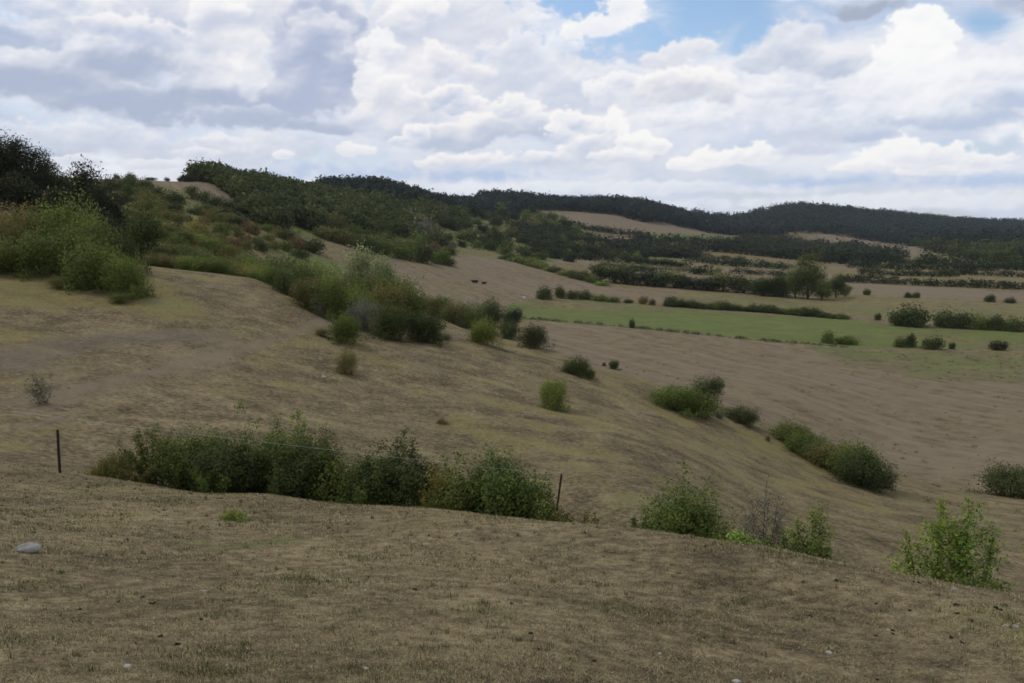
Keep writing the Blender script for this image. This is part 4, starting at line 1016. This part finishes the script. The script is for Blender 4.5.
def build_valley(S):
    # first hedge across the valley, at the upper edge of the green strip
    for px, b, t, w, c, lab in ((544, 299, 283, 20, 'dark', 'big dark first bush of the hedge over the green strip'), (560, 298, 284, 14, 'dark', 'dark bush second in the hedge over the green strip'),
                                (572, 299, 288, 14, 'dark', 'low dark bush third in the hedge over the green strip'), (584, 299, 288, 20, 'dark', 'wide dark bush fourth in the hedge over the green strip'),
                                (600, 301, 293, 18, 'mid', 'low green bush fifth in the hedge over the green strip'), (613, 302, 295, 18, 'mid', 'low green bush sixth in the hedge over the green strip'),
                                (628, 303, 298, 11, 'dark', 'small dark end bush of the first half of the hedge over the green strip'), (643, 304, 294, 11, 'olive', 'olive bush in the gap of the hedge over the green strip'),
                                (652, 305, 297, 9, 'rust', 'reddish brown small bush in the gap of the hedge'), (670, 306, 294, 17, 'dark', 'dark tall bush after the gap of the hedge'),
                                (632, 328, 317, 7, 'dark', 'single tiny dark bush at the lower edge of the green strip')):
        seen(S, 'scrub', px, b, t, w, c, lab)
    hedge_row(S, ((664, 306), (760, 312), (845, 319)), 7.5, 8, 19, ['dark', 'dark', 'mid'], 'low dark bush of the long hedge crossing the green valley floor', group='bushes of the long valley hedge')
    # tree belt behind it
    hedge_row(S, ((505, 259), (545, 270), (604, 286)), 7.5, 8, 20, ['mid', 'dark', 'light'], 'low green bush bordering the upper edge of the brown slope field', group='bushes above the brown slope field')
    hedge_row(S, ((596, 281), (640, 285), (720, 291), (790, 297)), 9.5, 15, 24, ['dark', 'dark', 'bluish', 'mid'], 'dark tree of the belt across the middle of the valley', 'tree', 'fartree', 'tree', 'trees of the valley belt')
    for px, b, t, w, k, c, lab in ((808, 299, 252, 30, 'tall', 'mid', 'tallest grey green tree of the valley belt'), (795, 298, 262, 22, 'round', 'mid', 'grey green tree leaning on the tallest valley tree'), (822, 300, 276, 24, 'round', 'mid', 'rounded tree to the right of the tallest valley tree'),
                                   (836, 298, 272, 20, 'round', 'dark', 'last leaning tree at the end of the valley belt'), (780, 297, 270, 22, 'round', 'dark', 'dark tree to the left of the tallest valley tree'), (762, 296, 276, 22, 'round', 'dark', 'dark round tree two places left of the tallest valley tree'),
                                   (845, 297, 283, 14, 'round', 'mid', 'small drooping tree closing the valley belt')):
        seen(S, k, px, b, t, w, c, lab, 'tree', 'tree')
    # right hand clump and hedge
    for px, b, t, w, c, lab in ((911, 326, 300, 38, 'dark', 'large dark domed bush at the start of the right valley hedge'), (898, 325, 311, 20, 'dark', 'low shoulder of dark bush beside the large domed bush'), (944, 327, 307, 30, 'dark', 'dark bush after the gap in the right valley hedge'),
                                (962, 328, 309, 26, 'dark', 'second dark bush after the gap in the right valley hedge'), (980, 329, 313, 24, 'mid', 'mid green bush of the right valley hedge'), (995, 330, 312, 20, 'dark', 'dark small bush of the right valley hedge'),
                                (1012, 331, 315, 24, 'mid', 'green bush of the right valley hedge close to the view edge'), (1034, 332, 314, 26, 'dark', 'dark bush of the right valley hedge cut by the view edge'), (878, 320, 312, 8, 'dark', 'single small bush before the large domed bush'),
                                (867, 295, 287, 9, 'dark', 'lone small round tree on the pink field'), (908, 298, 291, 8, 'dark', 'left one of the paired small bushes on the pink field'), (916, 298, 291, 9, 'dark', 'right one of the paired small bushes on the pink field'),
                                (990, 302, 293, 13, 'dark', 'dark bush on the pink field near the view edge'), (1010, 303, 296, 13, 'dark', 'rounder dark bush on the pink field at the view edge'),
                                (827, 343, 327, 15, 'mid', 'upright bush on the lower edge of the green strip'), (846, 344, 334, 26, 'mid', 'low bush trailing from the upright bush at the strip edge'), (900, 347, 335, 14, 'mid', 'low bush left of the pointed one at the strip edge'),
                                (910, 347, 331, 15, 'dark', 'pointed dark bush on the lower edge of the green strip'), (933, 349, 334, 24, 'dark', 'wide bush with taller tip on the lower edge of the green strip'), (952, 349, 341, 8, 'dark', 'small bush beside the wide one at the strip edge'),
                                (998, 350, 338, 19, 'deep', 'dark round bush at the far end of the strip edge')):
        seen(S, 'scrub', px, b, t, w, c, lab)
    # ever farther hedges: each one piece
    H = (
        (((842, 282), (930, 286), (1060, 291)), 7, 'long low dark hedge along the upper edge of the pink field', 'dark'),
        (((730, 274), (775, 276), (826, 279)), 7, 'dark hedge left of the tallest valley tree top', 'dark'),
        (((690, 274), (702, 275), (712, 275)), 8, 'short dark hedge clump on the strip fields', 'dark'),
        (((600, 266), (660, 270), (720, 274)), 5, 'thin hedge between the strip fields', 'mid'),
        (((560, 258), (620, 263), (690, 268)), 7, 'dark hedge bordering the pale strip below the far scrub', 'dark'),
        (((690, 262), (730, 266), (790, 270)), 7, 'dark hedge left behind the tallest valley tree', 'dark'),
        (((860, 274), (900, 276), (960, 277)), 6, 'dark hedge in the rough meadow above the pink field', 'dark'),
        (((940, 274), (990, 276), (1060, 279)), 6, 'dark hedge at the view edge above the pink field', 'dark'),
        (((850, 268), (920, 270), (1000, 271)), 7, 'dark hedge under the right hill field', 'dark'),
        (((690, 250), (730, 253), (780, 258)), 9, 'tall dark hedge below the green hill field', 'bluish'),
        (((780, 258), (830, 262), (880, 266)), 12, 'tall dark belt of trees under the right hill field', 'bluish'),
        (((600, 252), (650, 256), (700, 260)), 10, 'tall dark hedge under the lower hill field', 'bluish'),
        (((640, 242), (700, 245), (780, 247)), 8, 'dark hedge under the green hill field', 'bluish'),
        (((560, 226), (600, 232), (650, 238)), 6, 'hedge along the lower edge of the brown hill field', 'bluish'),
        (((820, 248), (860, 252), (910, 258)), 9, 'dark trees in front of the right hill field', 'bluish'),
        (((930, 252), (980, 258), (1060, 266)), 12, 'dark tree belt under the right hand wood', 'bluish'),
        (((920, 264), (970, 268), (1060, 272)), 10, 'lower dark tree belt at the right edge of the valley', 'dark'),
        (((840, 236), (870, 240), (890, 243)), 5, 'short hedge on the right hill field', 'bluish'),
        (((780, 243), (800, 246), (830, 250)), 8, 'dark clump left of the right hill field', 'bluish'),
        (((516, 209), (548, 211), (590, 212)), 3.5, 'thin hedge between the two upper hill fields', 'bluish'),
        (((566, 244), (600, 247), (640, 249)), 10, 'tall dark hedge below the middle slope scrub', 'bluish'),
        (((620, 270), (645, 272), (668, 274)), 5, 'short dark hedge on the pale strip behind the valley belt', 'dark'),
        (((700, 258), (722, 260), (746, 262)), 5, 'short dark hedge on the far green strip', 'dark'),
        (((760, 266), (780, 268), (798, 269)), 5, 'short hedge just behind the tallest valley tree', 'dark'),
        (((880, 262), (905, 264), (930, 265)), 5, 'short dark hedge on the green strip by the right wood', 'dark'),
        (((856, 278), (880, 279), (900, 280)), 4, 'low broken hedge close above the pink field', 'dark'),
        (((960, 283), (990, 284), (1020, 286)), 3.5, 'low broken hedge above the right half of the pink field', 'dark'),
        (((640, 264), (665, 266), (684, 267)), 6, 'dark bushy hedge over the far green strip', 'dark'),
        (((530, 252), (548, 255), (566, 258)), 7, 'dark hedge between the middle slope and the pale strip', 'dark'),
        (((470, 243), (490, 246), (512, 250)), 7, 'dark hedge above the top of the brown slope field', 'dark'),
        (((725, 246), (745, 248), (775, 250)), 7, 'dark clump right of the green hill field', 'bluish'),
    )
    for pts, h, lab, c in H: far_hedge(pts, h, lab, c)
    far_hedge(((500, 317), (620, 327), (760, 341), (850, 348)), 2.6, 'low dark weedy margin along the lower edge of the green strip', 'dark', 3.0, .6)
    # weed tussocks dotted over the grazed land
    rng = np.random.default_rng(55); V = []; F = []; T = []; NN = []; o = 0; x0 = hit(700, 400)
    spots = scatter(((560, 352), (700, 352), (1040, 356), (1040, 560), (900, 500), (760, 430)), 150, 3, rng) + scatter(((860, 352), (1040, 352), (1040, 384), (930, 380)), 90, 2, rng) + scatter(((20, 290), (250, 290), (420, 360), (560, 395), (300, 395), (20, 400)), 70, 5, rng)
    for px, py in spots:
        loc = hit(px, py); s_ = rng.uniform(.10, .30) * (1.6 if px > 560 else .55)
        P, D = crown_points([(0, 0, s_ * .15, s_ * 1.2, s_ * 1.0, s_ * .5)], 40, rng, .5, .4, 0)
        v, q, t, nn = leaves_at(P + np.array(loc) - np.array(x0), D, 2, s_ * .15, s_ * .28, rng, .4); V.append(v); F.append(q + o); T.append(t); NN.append(nn); o += len(v)
    me = mesh_np('weeds', np.concatenate(V), np.concatenate(F), M['leaf'], False, {'tint': ('FLOAT', np.concatenate(T))}, np.concatenate(NN))
    tag(obj('weeds', me, None, x0, color=COL['olive']), 'scattered small weed tussocks over the grazed slopes and field', 'weeds', None, 'stuff')

def undergrowth(label, poly, n, size, color, seed):
    """low scrub between the bushes, too dense to count"""
    rng = np.random.default_rng(seed); q = np.array(land_poly(poly)); V = []; F = []; T = []; NN = []; o = 0
    pts = scatter(poly, n, .8, rng); x0 = None
    for px, py in pts:
        loc = hit(px, py); x0 = x0 or loc; s = size * rng.uniform(.5, 1.3) * (loc[1] / 250) ** .5
        P, D = crown_points([(0, 0, s * .3, s * 1.5, s * 1.2, s * .55)], 26, rng, .4, .4, 0)
        v, f, t, nn = leaves_at(P + np.array(loc) - np.array(x0), D, 2, s * .2, s * .34, rng, .4)
        t = np.clip(t * .6 + rng.uniform(0, .4), 0, 1); V.append(v); F.append(f + o); T.append(t); NN.append(nn); o += len(v)
    me = mesh_np('undergrowth', np.concatenate(V), np.concatenate(F), M['leaf'], False, {'tint': ('FLOAT', np.concatenate(T))}, np.concatenate(NN))
    o = obj('undergrowth', me, None, x0, color=COL[color]); tag(o, label, 'undergrowth', None, 'stuff')

def build_undergrowth():
    undergrowth('low olive scrub covering the slope below the brown hilltop field', ((106, 188), (138, 185), (165, 195), (190, 203), (225, 216), (262, 226), (280, 234), (270, 244), (300, 252), (250, 256), (165, 254), (140, 236)), 620, .9, 'olive', 31)
    undergrowth('low dark green scrub covering the rounded shoulder', ((262, 222), (300, 206), (345, 204), (400, 206), (440, 226), (454, 250), (440, 260), (396, 252), (352, 244), (310, 234), (280, 232)), 560, 1.0, 'mid', 32)
    undergrowth('low dark scrub covering the far middle slope', ((420, 204), (520, 205), (560, 220), (596, 246), (640, 260), (560, 260), (500, 256), (462, 248), (440, 228)), 900, 1.25, 'dark', 33)

def build_woods():
    """far woods that read as one mass"""
    def wood(label, poly, n, hm, wm, color, seed, name='woodland', faces=46):
        rng = np.random.default_rng(seed); V = []; F = []; T = []; NN = []; o = 0
        xs = [p[0] for p in poly]; ys = [p[1] for p in poly]
        Ps = np.stack([rng.uniform(min(xs), max(xs), n * 6), rng.uniform(min(ys), max(ys), n * 6)], 1)
        Ps = Ps[inside(poly, Ps[:, 0], Ps[:, 1])][:n]
        z = height(Ps[:, 0], Ps[:, 1]); x0 = np.array([Ps[:, 0].mean(), Ps[:, 1].mean(), z.min()])
        for (x, y), zz in zip(Ps, z):
            h = hm * rng.uniform(.72, 1.2); w = wm * rng.uniform(.7, 1.25)
            P, D = crown_points([(0, 0, h * .62, w * .5, w * .5, h * .40), (w * .1, 0, h * .35, w * .42, w * .42, h * .34)], faces, rng, .35, .35, 0)
            v, q, t, nn = leaves_at(P + np.array((x, y, zz)) - x0, D, 2, w * .07, w * .20, rng, .3)
            t = np.clip(t * .3 + rng.uniform(.1, .6), 0, 1)
            V.append(v); F.append(q + o); T.append(t); NN.append(nn); o += len(v)
        me = mesh_np(name, np.concatenate(V), np.concatenate(F), M['leaf'], False, {'tint': ('FLOAT', np.concatenate(T))}, np.concatenate(NN))
        o = obj(name, me, None, x0, color=COL[color]); tag(o, label, 'woodland', None, 'stuff'); return o
    def strip(a, b):
        """ground outline from two lists of (bearing px, distance)"""
        pts = list(a) + list(b)[::-1]
        return [((p - W / 2) / FPX * Y * 1.008, Y) for p, Y in pts]
    def front(rows, back):
        """outline: front edge where its foot is seen, back edge by distance"""
        return [hit(*p)[:2] for p in rows] + [((p - W / 2) / FPX * Y * 1.008, Y) for p, Y in back][::-1]
    wood('dark hilltop wood to the right of the brown hilltop field', strip(((198, 400), (225, 405), (256, 330), (275, 300), (300, 345), (345, 400), (400, 480), (440, 560)), ((195, 470), (225, 520), (260, 600), (300, 640), (345, 720), (420, 800), (470, 820))), 1000, 8.5, 9, 'dark', 1, faces=110)
    wood('dark wood on the middle of the skyline', strip(((330, 620), (400, 640), (450, 760), (520, 1040), (560, 1180)), ((320, 800), (400, 900), (450, 1050), (520, 1300), (560, 1400))), 900, 12, 12, 'bluish', 2, faces=90)
    wood('long dark wood along the far skyline above the brown hill field', strip(((480, 1180), (560, 1205), (600, 1195), (640, 1165), (690, 1250), (735, 1400)), ((480, 1420), (560, 1500), (640, 1650), (745, 1800))), 1500, 17, 17, 'bluish', 3, faces=60)
    wood('great dark wood covering the far right hill', front(((690, 229), (740, 235), (775, 237), (800, 234), (850, 237), (900, 245), (935, 250), (1070, 252)), ((690, 1750), (740, 1900), (800, 2150), (900, 2350), (1070, 2500))), 3600, 20, 19, 'bluish', 4, faces=48)
    def feet(rows): return [hit(*p)[:2] for p in rows]
    wood('loose dark trees on the valley side under the lower hill field', feet(((505, 226), (560, 230), (600, 243), (650, 246), (700, 249), (700, 257), (640, 259), (580, 256), (530, 250))), 300, 7, 9, 'hedgerow', 6, faces=60)
    wood('dark trees massed in the valley under the right hill field', feet(((740, 240), (780, 240), (800, 247), (850, 250), (900, 259), (900, 266), (830, 264), (770, 258), (735, 249))), 330, 9, 11, 'hedgerow', 7, faces=60)
    wood('dark wood at the foot of the right hill near the view edge', strip(((925, 1000), (955, 760), (985, 650), (1060, 600), (1150, 600)), ((900, 1250), (1060, 1300), (1150, 1300))), 620, 12, 12, 'dark', 5, faces=70)

# ---------------------------------------------------------------- grass, fence, stones, animals
def build_grass():
    rng = np.random.default_rng(21); half = math.radians(40)
    n = 800000
    r = 3.2 + (30 - 3.2) * rng.random(n) ** 1.25; a = rng.uniform(-half, half, n)
    x, y = r * np.sin(a), r * np.cos(a)
    dens = fbm(x / .55, y / .55, 4, .6, 71) + .7 * fbm(x / 2.4, y / 2.4, 3, .55, 72)
    keep = dens > rng.uniform(-.75, .30, n); x, y, r, dens = x[keep], y[keep], r[keep], dens[keep]; n = len(x)
    # tufts: many blades from one root, some of them taller and dry
    nt_ = 3600; tr = 3.2 + 24 * rng.random(nt_) ** 1.3; ta = rng.uniform(-half, half, nt_); k = 16
    tx = np.repeat(tr * np.sin(ta), k) + rng.normal(0, .022, nt_ * k); ty = np.repeat(tr * np.cos(ta), k) + rng.normal(0, .022, nt_ * k)
    tall = np.repeat(rng.uniform(.8, 1.8, nt_), k); tg = np.repeat(rng.random(nt_) < .28, k); n0 = n
    x = np.concatenate([x, tx]); y = np.concatenate([y, ty]); r = np.concatenate([r, np.hypot(tx, ty)]); dens = np.concatenate([dens, np.zeros(nt_ * k)]); n = len(x)
    z = height(x, y)
    gm = fbm(x / 1.5 + 9, y / 1.5, 4, .6, 73) + rng.normal(0, .22, n)
    green = gm > .34
    green[n0:] = tg
    L = rng.uniform(.016, .042, n) * np.where(green, 1.25, 1.0) * np.clip(1 + dens, .6, 1.6); L[n0:] *= tall; w = rng.uniform(.0016, .0034, n) * np.clip(r / 7, 1, 3.0)
    ang = rng.uniform(0, 6.28, n); tilt = np.where(green, rng.uniform(.1, .9, n), rng.uniform(.5, 1.5, n)); tilt[n0:] *= .6
    d = np.stack([np.cos(ang) * np.sin(tilt), np.sin(ang) * np.sin(tilt), np.cos(tilt)], 1)
    # lie along the slope, not into it
    s = np.stack([d[:, 1], -d[:, 0], np.zeros(n)], 1); s /= np.linalg.norm(s, axis=1)[:, None] + 1e-9
    b = np.stack([x, y, z - .004], 1); b[:, 2] += 0
    drop = (-.25 * d[:, 1] - .07 * d[:, 0]) * L
    t = b + d * L[:, None]; t[:, 2] += drop
    V = np.stack([b - s * w[:, None], b + s * w[:, None], t], 1).reshape(-1, 3)
    pal = np.array([(.33, .265, .15), (.26, .205, .11), (.20, .15, .08), (.29, .24, .105), (.40, .34, .21)]); gp = np.array([(.115, .130, .042), (.145, .150, .058), (.10, .112, .04)])
    c = np.where(green[:, None], gp[rng.integers(0, 3, n)], pal[rng.integers(0, 5, n)]) * rng.uniform(.55, 1.35, n)[:, None]
    c = np.concatenate([c, np.ones((n, 1))], 1)
    m, nt, bs, out = new_mat('grass_blades'); nt.links.new(attr(nt, 'shade').outputs['Color'], bs.inputs['Base Color']); bs.inputs['Roughness'].default_value = .8
    me = mesh_np('grass', V, np.arange(n * 3).reshape(n, 3), m, False, {'shade': ('FLOAT_COLOR', np.repeat(c, 3, 0))})
    o = obj('grass', me); tag(o, 'short dry grazed grass of the nearest slope', 'grass', None, 'stuff')

def pebble(rng, r, flat=.6, n=3, rough=.25):
    import bmesh
    bm = bmesh.new(); bmesh.ops.create_icosphere(bm, subdivisions=n, radius=1)
    V = np.array([v.co[:] for v in bm.verts]); F = np.array([[v.index for v in f.verts] for f in bm.faces]); bm.free()
    s = rng.uniform(0, 50); k = 1 + rough * n3(V + s, .9, 31) + rough * .5 * n3(V + s, 2.3, 33) + rough * .15 * n3(V + s, 6, 35)
    V = V * k[:, None] * np.array((1, rng.uniform(.6, .85), flat)) * r
    return V, F

def build_small():
    rng = np.random.default_rng(8)
    pale = mat_noise('pale_limestone', (.20, .19, .168), (.30, .285, .255), 9, .9, .5)
    white = mat_noise('chalk_white', (.27, .265, .25), (.46, .45, .43), 40, .9, .3)
    dung = mat_noise('dry_dung', (.016, .013, .010), (.042, .032, .022), 60, .95, .6)
    x, y, z = hit(28, 552); V, F = pebble(rng, .135, .55, 4)
    o = obj('boulder', mesh_np('boulder', V, F, pale, True), None, (x, y, z + .03), .3); tag(o, 'pale grey rounded boulder lying alone in the grass on the left', 'boulder')
    for px, py, wpx, lab in ((227, 666, 10, 'white jagged stone in the grass, left of the middle near the bottom'), (365, 669, 12, 'pale flat bluish stone at the bottom, right of the jagged stone'), (128, 667, 14, 'flat pale stone at the bottom left'),
                             (203, 591, 14, 'long pale sliver of stone below the hedge'), (129, 481, 5, 'small whitish stone at the hedge foot near the weeds'), (134, 480, 4, 'tiny whitish stone touching another at the hedge foot'),
                             (213, 525, 9, 'thin white stone sliver on the grass under the hedge'), (227, 549, 4, 'small round white pebble below the thin sliver'),
                             (829, 653, 11, 'white stone with a dark side, low on the right'), (954, 590, 12, 'flat pale stone just inside the right crest'), (1016, 627, 12, 'pale stone at the right edge of the view'), (1006, 626, 14, 'thin pale stick like stone beside the edge stone'),
                             (736, 682, 13, 'pale stone cut by the bottom of the view'), (365, 590, 5, 'small pale stone in the grass centre left'), (660, 654, 7, 'small pale stone near the bottom, right of centre'), (286, 340, 6, 'pale stone on the trodden track of the left slope'), (324, 377, 7, 'pale stone on the slope below the thin olive bush'),
                             (474, 411, 4, 'tiny white stone alone on the bare near slope')):
        x, y, z = hit(px, py); r = wpx / FPX * y * .36
        thin = 'sliver' in lab or 'stick' in lab
        V, F = pebble(rng, r, .22 if thin else .5, 2, .45)
        if thin: V[:, 1] *= .28
        o = obj('stone', mesh_np('stone', V, F, white if rng.random() < .6 else pale, True), None, (x, y, z + r * .02), 0 if thin else rng.uniform(-.5, .5)); tag(o, lab, 'stone')
    spots = ((80, 610), (118, 602), (136, 644), (142, 598), (153, 604), (160, 637), (177, 645), (201, 620), (414, 590), (512, 604), (530, 634), (538, 650), (493, 639), (601, 585), (658, 624), (593, 661), (703, 638), (836, 652), (811, 617), (836, 581), (875, 636), (893, 634), (910, 611), (918, 583), (957, 605), (957, 614), (995, 608), (1000, 610), (972, 621), (952, 638), (876, 604), (803, 582), (877, 680), (962, 643), (893, 631))
    for px, py in spots:
        x, y, z = hit(px, py); r = rng.uniform(2.6, 4.2) / FPX * y * .62; parts = []
        for _ in range(4):
            V, F = pebble(rng, r * rng.uniform(.4, .8), .6, 2, .4); parts.append((V + np.array((rng.normal(0, r * .55), rng.normal(0, r * .5), rng.uniform(.1, .3) * r)), F))
        V, F = join(parts)
        o = obj('dung', mesh_np('dung', V, F, dung, True), None, (x, y, z + .003), rng.uniform(0, 6.28)); tag(o, 'dark clump of dried sheep dung in the short grass', 'dung', 'dried dung clumps on the nearest slope')
    # fence: rusty posts and a single strand
    rust = mat_noise('weathered_post', (.028, .022, .018), (.065, .045, .034), 30, .9, .5)
    wirem = mat_noise('fence_wire', (.40, .41, .41), (.56, .56, .56), 20, .45, 0, .5)
    def post(name, loc, h, lean, r, parent, org):
        V, F = tube([(0, 0, -.3), (lean * .5 * h, 0, h * .5), (lean * h, .02, h)], [r * 1.05, r, r * .95], 8)
        me = bpy.data.meshes.new(name); me.from_pydata([tuple(v) for v in V], [], [tuple(f) for f in F] + [tuple(range(len(V) - 8, len(V)))]); me.materials.append(rust)
        return obj(name, me, parent, tuple(np.array(loc) - np.array(org)))
    p0 = hit(60, 473); o = post('fence_post', p0, ray(60, 430)[2] * p0[1] - p0[2], .005, .036, None, (0, 0, 0))
    tag(o, 'lone thin dark upright post standing at the left end of the hedge', 'fence post')
    q, h = tophit(553, 18.9, 474); root = empty('wire_fence', q); tag(root, 'leaning dark fence post with one pale wire running over the hedge', 'fence')
    post('post', q, h, .12, .024, root, q)
    q2, h2 = tophit(-130, 14.0, 394); post('post', q2, h2 + .03, .0, .036, root, q)
    a = np.array((q[0] + .12 * h, q[1] - .03, q[2] + h * .99)); b = np.array((q2[0], q2[1] - .03, q2[2] + h2))
    pts = [a + (b - a) * f - np.array(q) - np.array((0, 0, .04 * 4 * f * (1 - f))) for f in np.linspace(0, 1, 13)]
    V, F = tube(pts, [.0024] * 13, 4); obj('wire', mesh_np('wire', V, F, wirem, True), root)

def loft(rings, sides=14):
    """rings: (x, z, half width, half height)"""
    V = []; F = []
    for x, z, w, h in rings:
        for k in range(sides):
            a = 2 * math.pi * k / sides; V.append((x, math.cos(a) * w, z + math.sin(a) * h))
    for i in range(len(rings) - 1):
        for k in range(sides):
            k2 = (k + 1) % sides; F.append((i * sides + k, i * sides + k2, (i + 1) * sides + k2, (i + 1) * sides + k))
    n = len(V); V += [(rings[0][0] - .01, 0, rings[0][1]), (rings[-1][0] + .01, 0, rings[-1][1])]
    for k in range(sides):
        k2 = (k + 1) % sides; F.append((n, k2, k, k)); F.append((n + 1, (len(rings) - 1) * sides + k, (len(rings) - 1) * sides + k2, (len(rings) - 1) * sides + k2))
    return V, [tuple(dict.fromkeys(f)) for f in F]

def beast(name, label, cat, loc, rz, length, lying, mat, group=None):
    s = length / 2.3
    up = -.38 if lying else 0.0
    V, F = loft([(-1.05, 1.05 + up, .10, .16), (-.95, 1.02 + up, .30, .30), (-.6, .98 + up, .36, .38), (-.1, .93 + up, .42, .43), (.4, .95 + up, .38, .42), (.75, 1.02 + up, .27, .36), (.95, 1.15 + up, .17, .24),
                 (1.12, 1.28 + up, .13, .17), (1.28, 1.33 + up, .14, .15), (1.45, 1.22 + up, .10, .11), (1.58, 1.12 + up, .07, .075)])
    def add(v, f):
        nonlocal V, F
        o = len(V); V += [tuple(p) for p in v]; F += [tuple(i + o for i in q) for q in f]
    for sx, sy in ((-.72, -.2), (-.72, .2), (.52, -.19), (.52, .19)):
        if lying: pts = [(sx, sy, .45), (sx + .32, sy * 2.1, .22), (sx + .05, sy * 2.2, .07), (sx + .38, sy * 2.1, .05)]
        elif sx < 0: pts = [(sx, sy, .85), (sx + .10, sy, .62), (sx - .12, sy, .40), (sx - .06, sy, .02)]
        else: pts = [(sx, sy, .80), (sx + .02, sy, .45), (sx, sy, .22), (sx + .02, sy, .02)]
        add(*tube(pts, [.17, .12, .065, .06], 8))
    for sy in (-1, 1):
        add(*tube([(1.24, sy * .10, 1.42 + up), (1.20, sy * .24, 1.44 + up), (1.18, sy * .30, 1.38 + up)], [.05, .06, .015], 6))
    add(*tube([(-1.04, 0, 1.12 + up), (-1.16, 0, .85 + up), (-1.15, .03, .45 + up * .6)], [.05, .03, .05], 6))
    me = bpy.data.meshes.new(name); me.from_pydata([tuple(np.array(v) * s) for v in V], [], F); me.materials.append(mat)
    for p in me.polygons: p.use_smooth = True
    o = obj(name, me, None, (loc[0], loc[1], loc[2] - .02), rz); tag(o, label, cat, group); return o

def build_beasts():
    dark = mat_noise('dark_hide', (.012, .010, .010), (.030, .024, .022), 6, .8)
    wool = mat_noise('pale_wool', (.62, .60, .55), (.80, .78, .72), 12, .95)
    beast('cow', 'larger dark cow lying in the brown field behind the ridge bushes', 'cow', hit(475, 283), math.radians(170), 2.6, True, dark)
    beast('cow', 'smaller dark cow lying beside a larger one in the brown field', 'cow', hit(484, 284), math.radians(15), 1.9, True, dark)
    beast('sheep', 'white sheep alone on the grass beyond the crest row bushes', 'sheep', hit(524, 299), math.radians(200), 1.3, False, wool)
    beast('sheep', 'pale sheep partly behind the small round dark crest bush', 'sheep', hit(517, 314), math.radians(80), 1.1, False, wool)

# ---------------------------------------------------------------- put it together
build_world()
M = {}
M['leaf'] = mat_leaf('leaves'); M['bark'] = mat_noise('bark', (.045, .036, .027), (.105, .088, .068), 14, .95, .4)
M['ground'] = mat_ground()
build_ground(); build_grass(); build_near()
STOCK = stock()
build_slope(STOCK); build_scrub(STOCK); build_undergrowth(); build_valley(STOCK); build_woods(); build_small(); build_beasts()

def build_haze():
    V = np.array([(x, y, z) for z in (-45, 130) for y in (-300, 3600) for x in (-3200, 3200)], float)
    F = np.array([(0, 2, 3, 1), (4, 5, 7, 6), (0, 1, 5, 4), (2, 6, 7, 3), (0, 4, 6, 2), (1, 3, 7, 5)])
    m = bpy.data.materials.new('thin_haze'); m.use_nodes = True; nt = m.node_tree; nt.nodes.clear()
    out = nt.nodes.new('ShaderNodeOutputMaterial'); v = nt.nodes.new('ShaderNodeVolumePrincipled')
    v.inputs['Color'].default_value = (.72, .80, .92, 1); v.inputs['Density'].default_value = HAZE; v.inputs['Anisotropy'].default_value = .1
    nt.links.new(v.outputs[0], out.inputs['Volume'])
    o = obj('haze', mesh_np('haze', V, F, m)); tag(o, 'thin blue haze over the valley', 'haze', None, 'stuff')
HAZE = .00005
build_haze()

sl = bpy.data.lights.new('sun', 'SUN'); sl.energy = 1.5; sl.angle = math.radians(8); sl.color = (1.0, .955, .89)
so = bpy.data.objects.new('sun', sl); link(so)
so.rotation_euler = (math.pi / 2 - SUN_EL, 0, math.pi - SUN_AZ)      # light falls from bearing SUN_AZ
cd = bpy.data.cameras.new('camera'); cam = bpy.data.objects.new('camera', cd); link(cam); SC.camera = cam
cd.sensor_width = 36; cd.lens = 36 * FPX / W; cd.clip_start = .1; cd.clip_end = 40000
cam.rotation_euler = (math.pi / 2 - PITCH, 0, 0)
SC.view_settings.view_transform = 'Standard'; SC.view_settings.look = 'None'; SC.view_settings.gamma = 1; SC.view_settings.exposure = 0.0
SC.view_settings.use_curve_mapping = False
SC.render.engine = 'CYCLES'; SC.cycles.max_bounces = 5; SC.cycles.diffuse_bounces = 3; SC.cycles.transmission_bounces = 3; SC.cycles.volume_bounces = 0; SC.cycles.use_denoising = True; SC.cycles.filter_width = 1.7
SC.cycles.use_adaptive_sampling = True; SC.cycles.adaptive_threshold = .015
SC.render.resolution_x, SC.render.resolution_y = 1024, 683
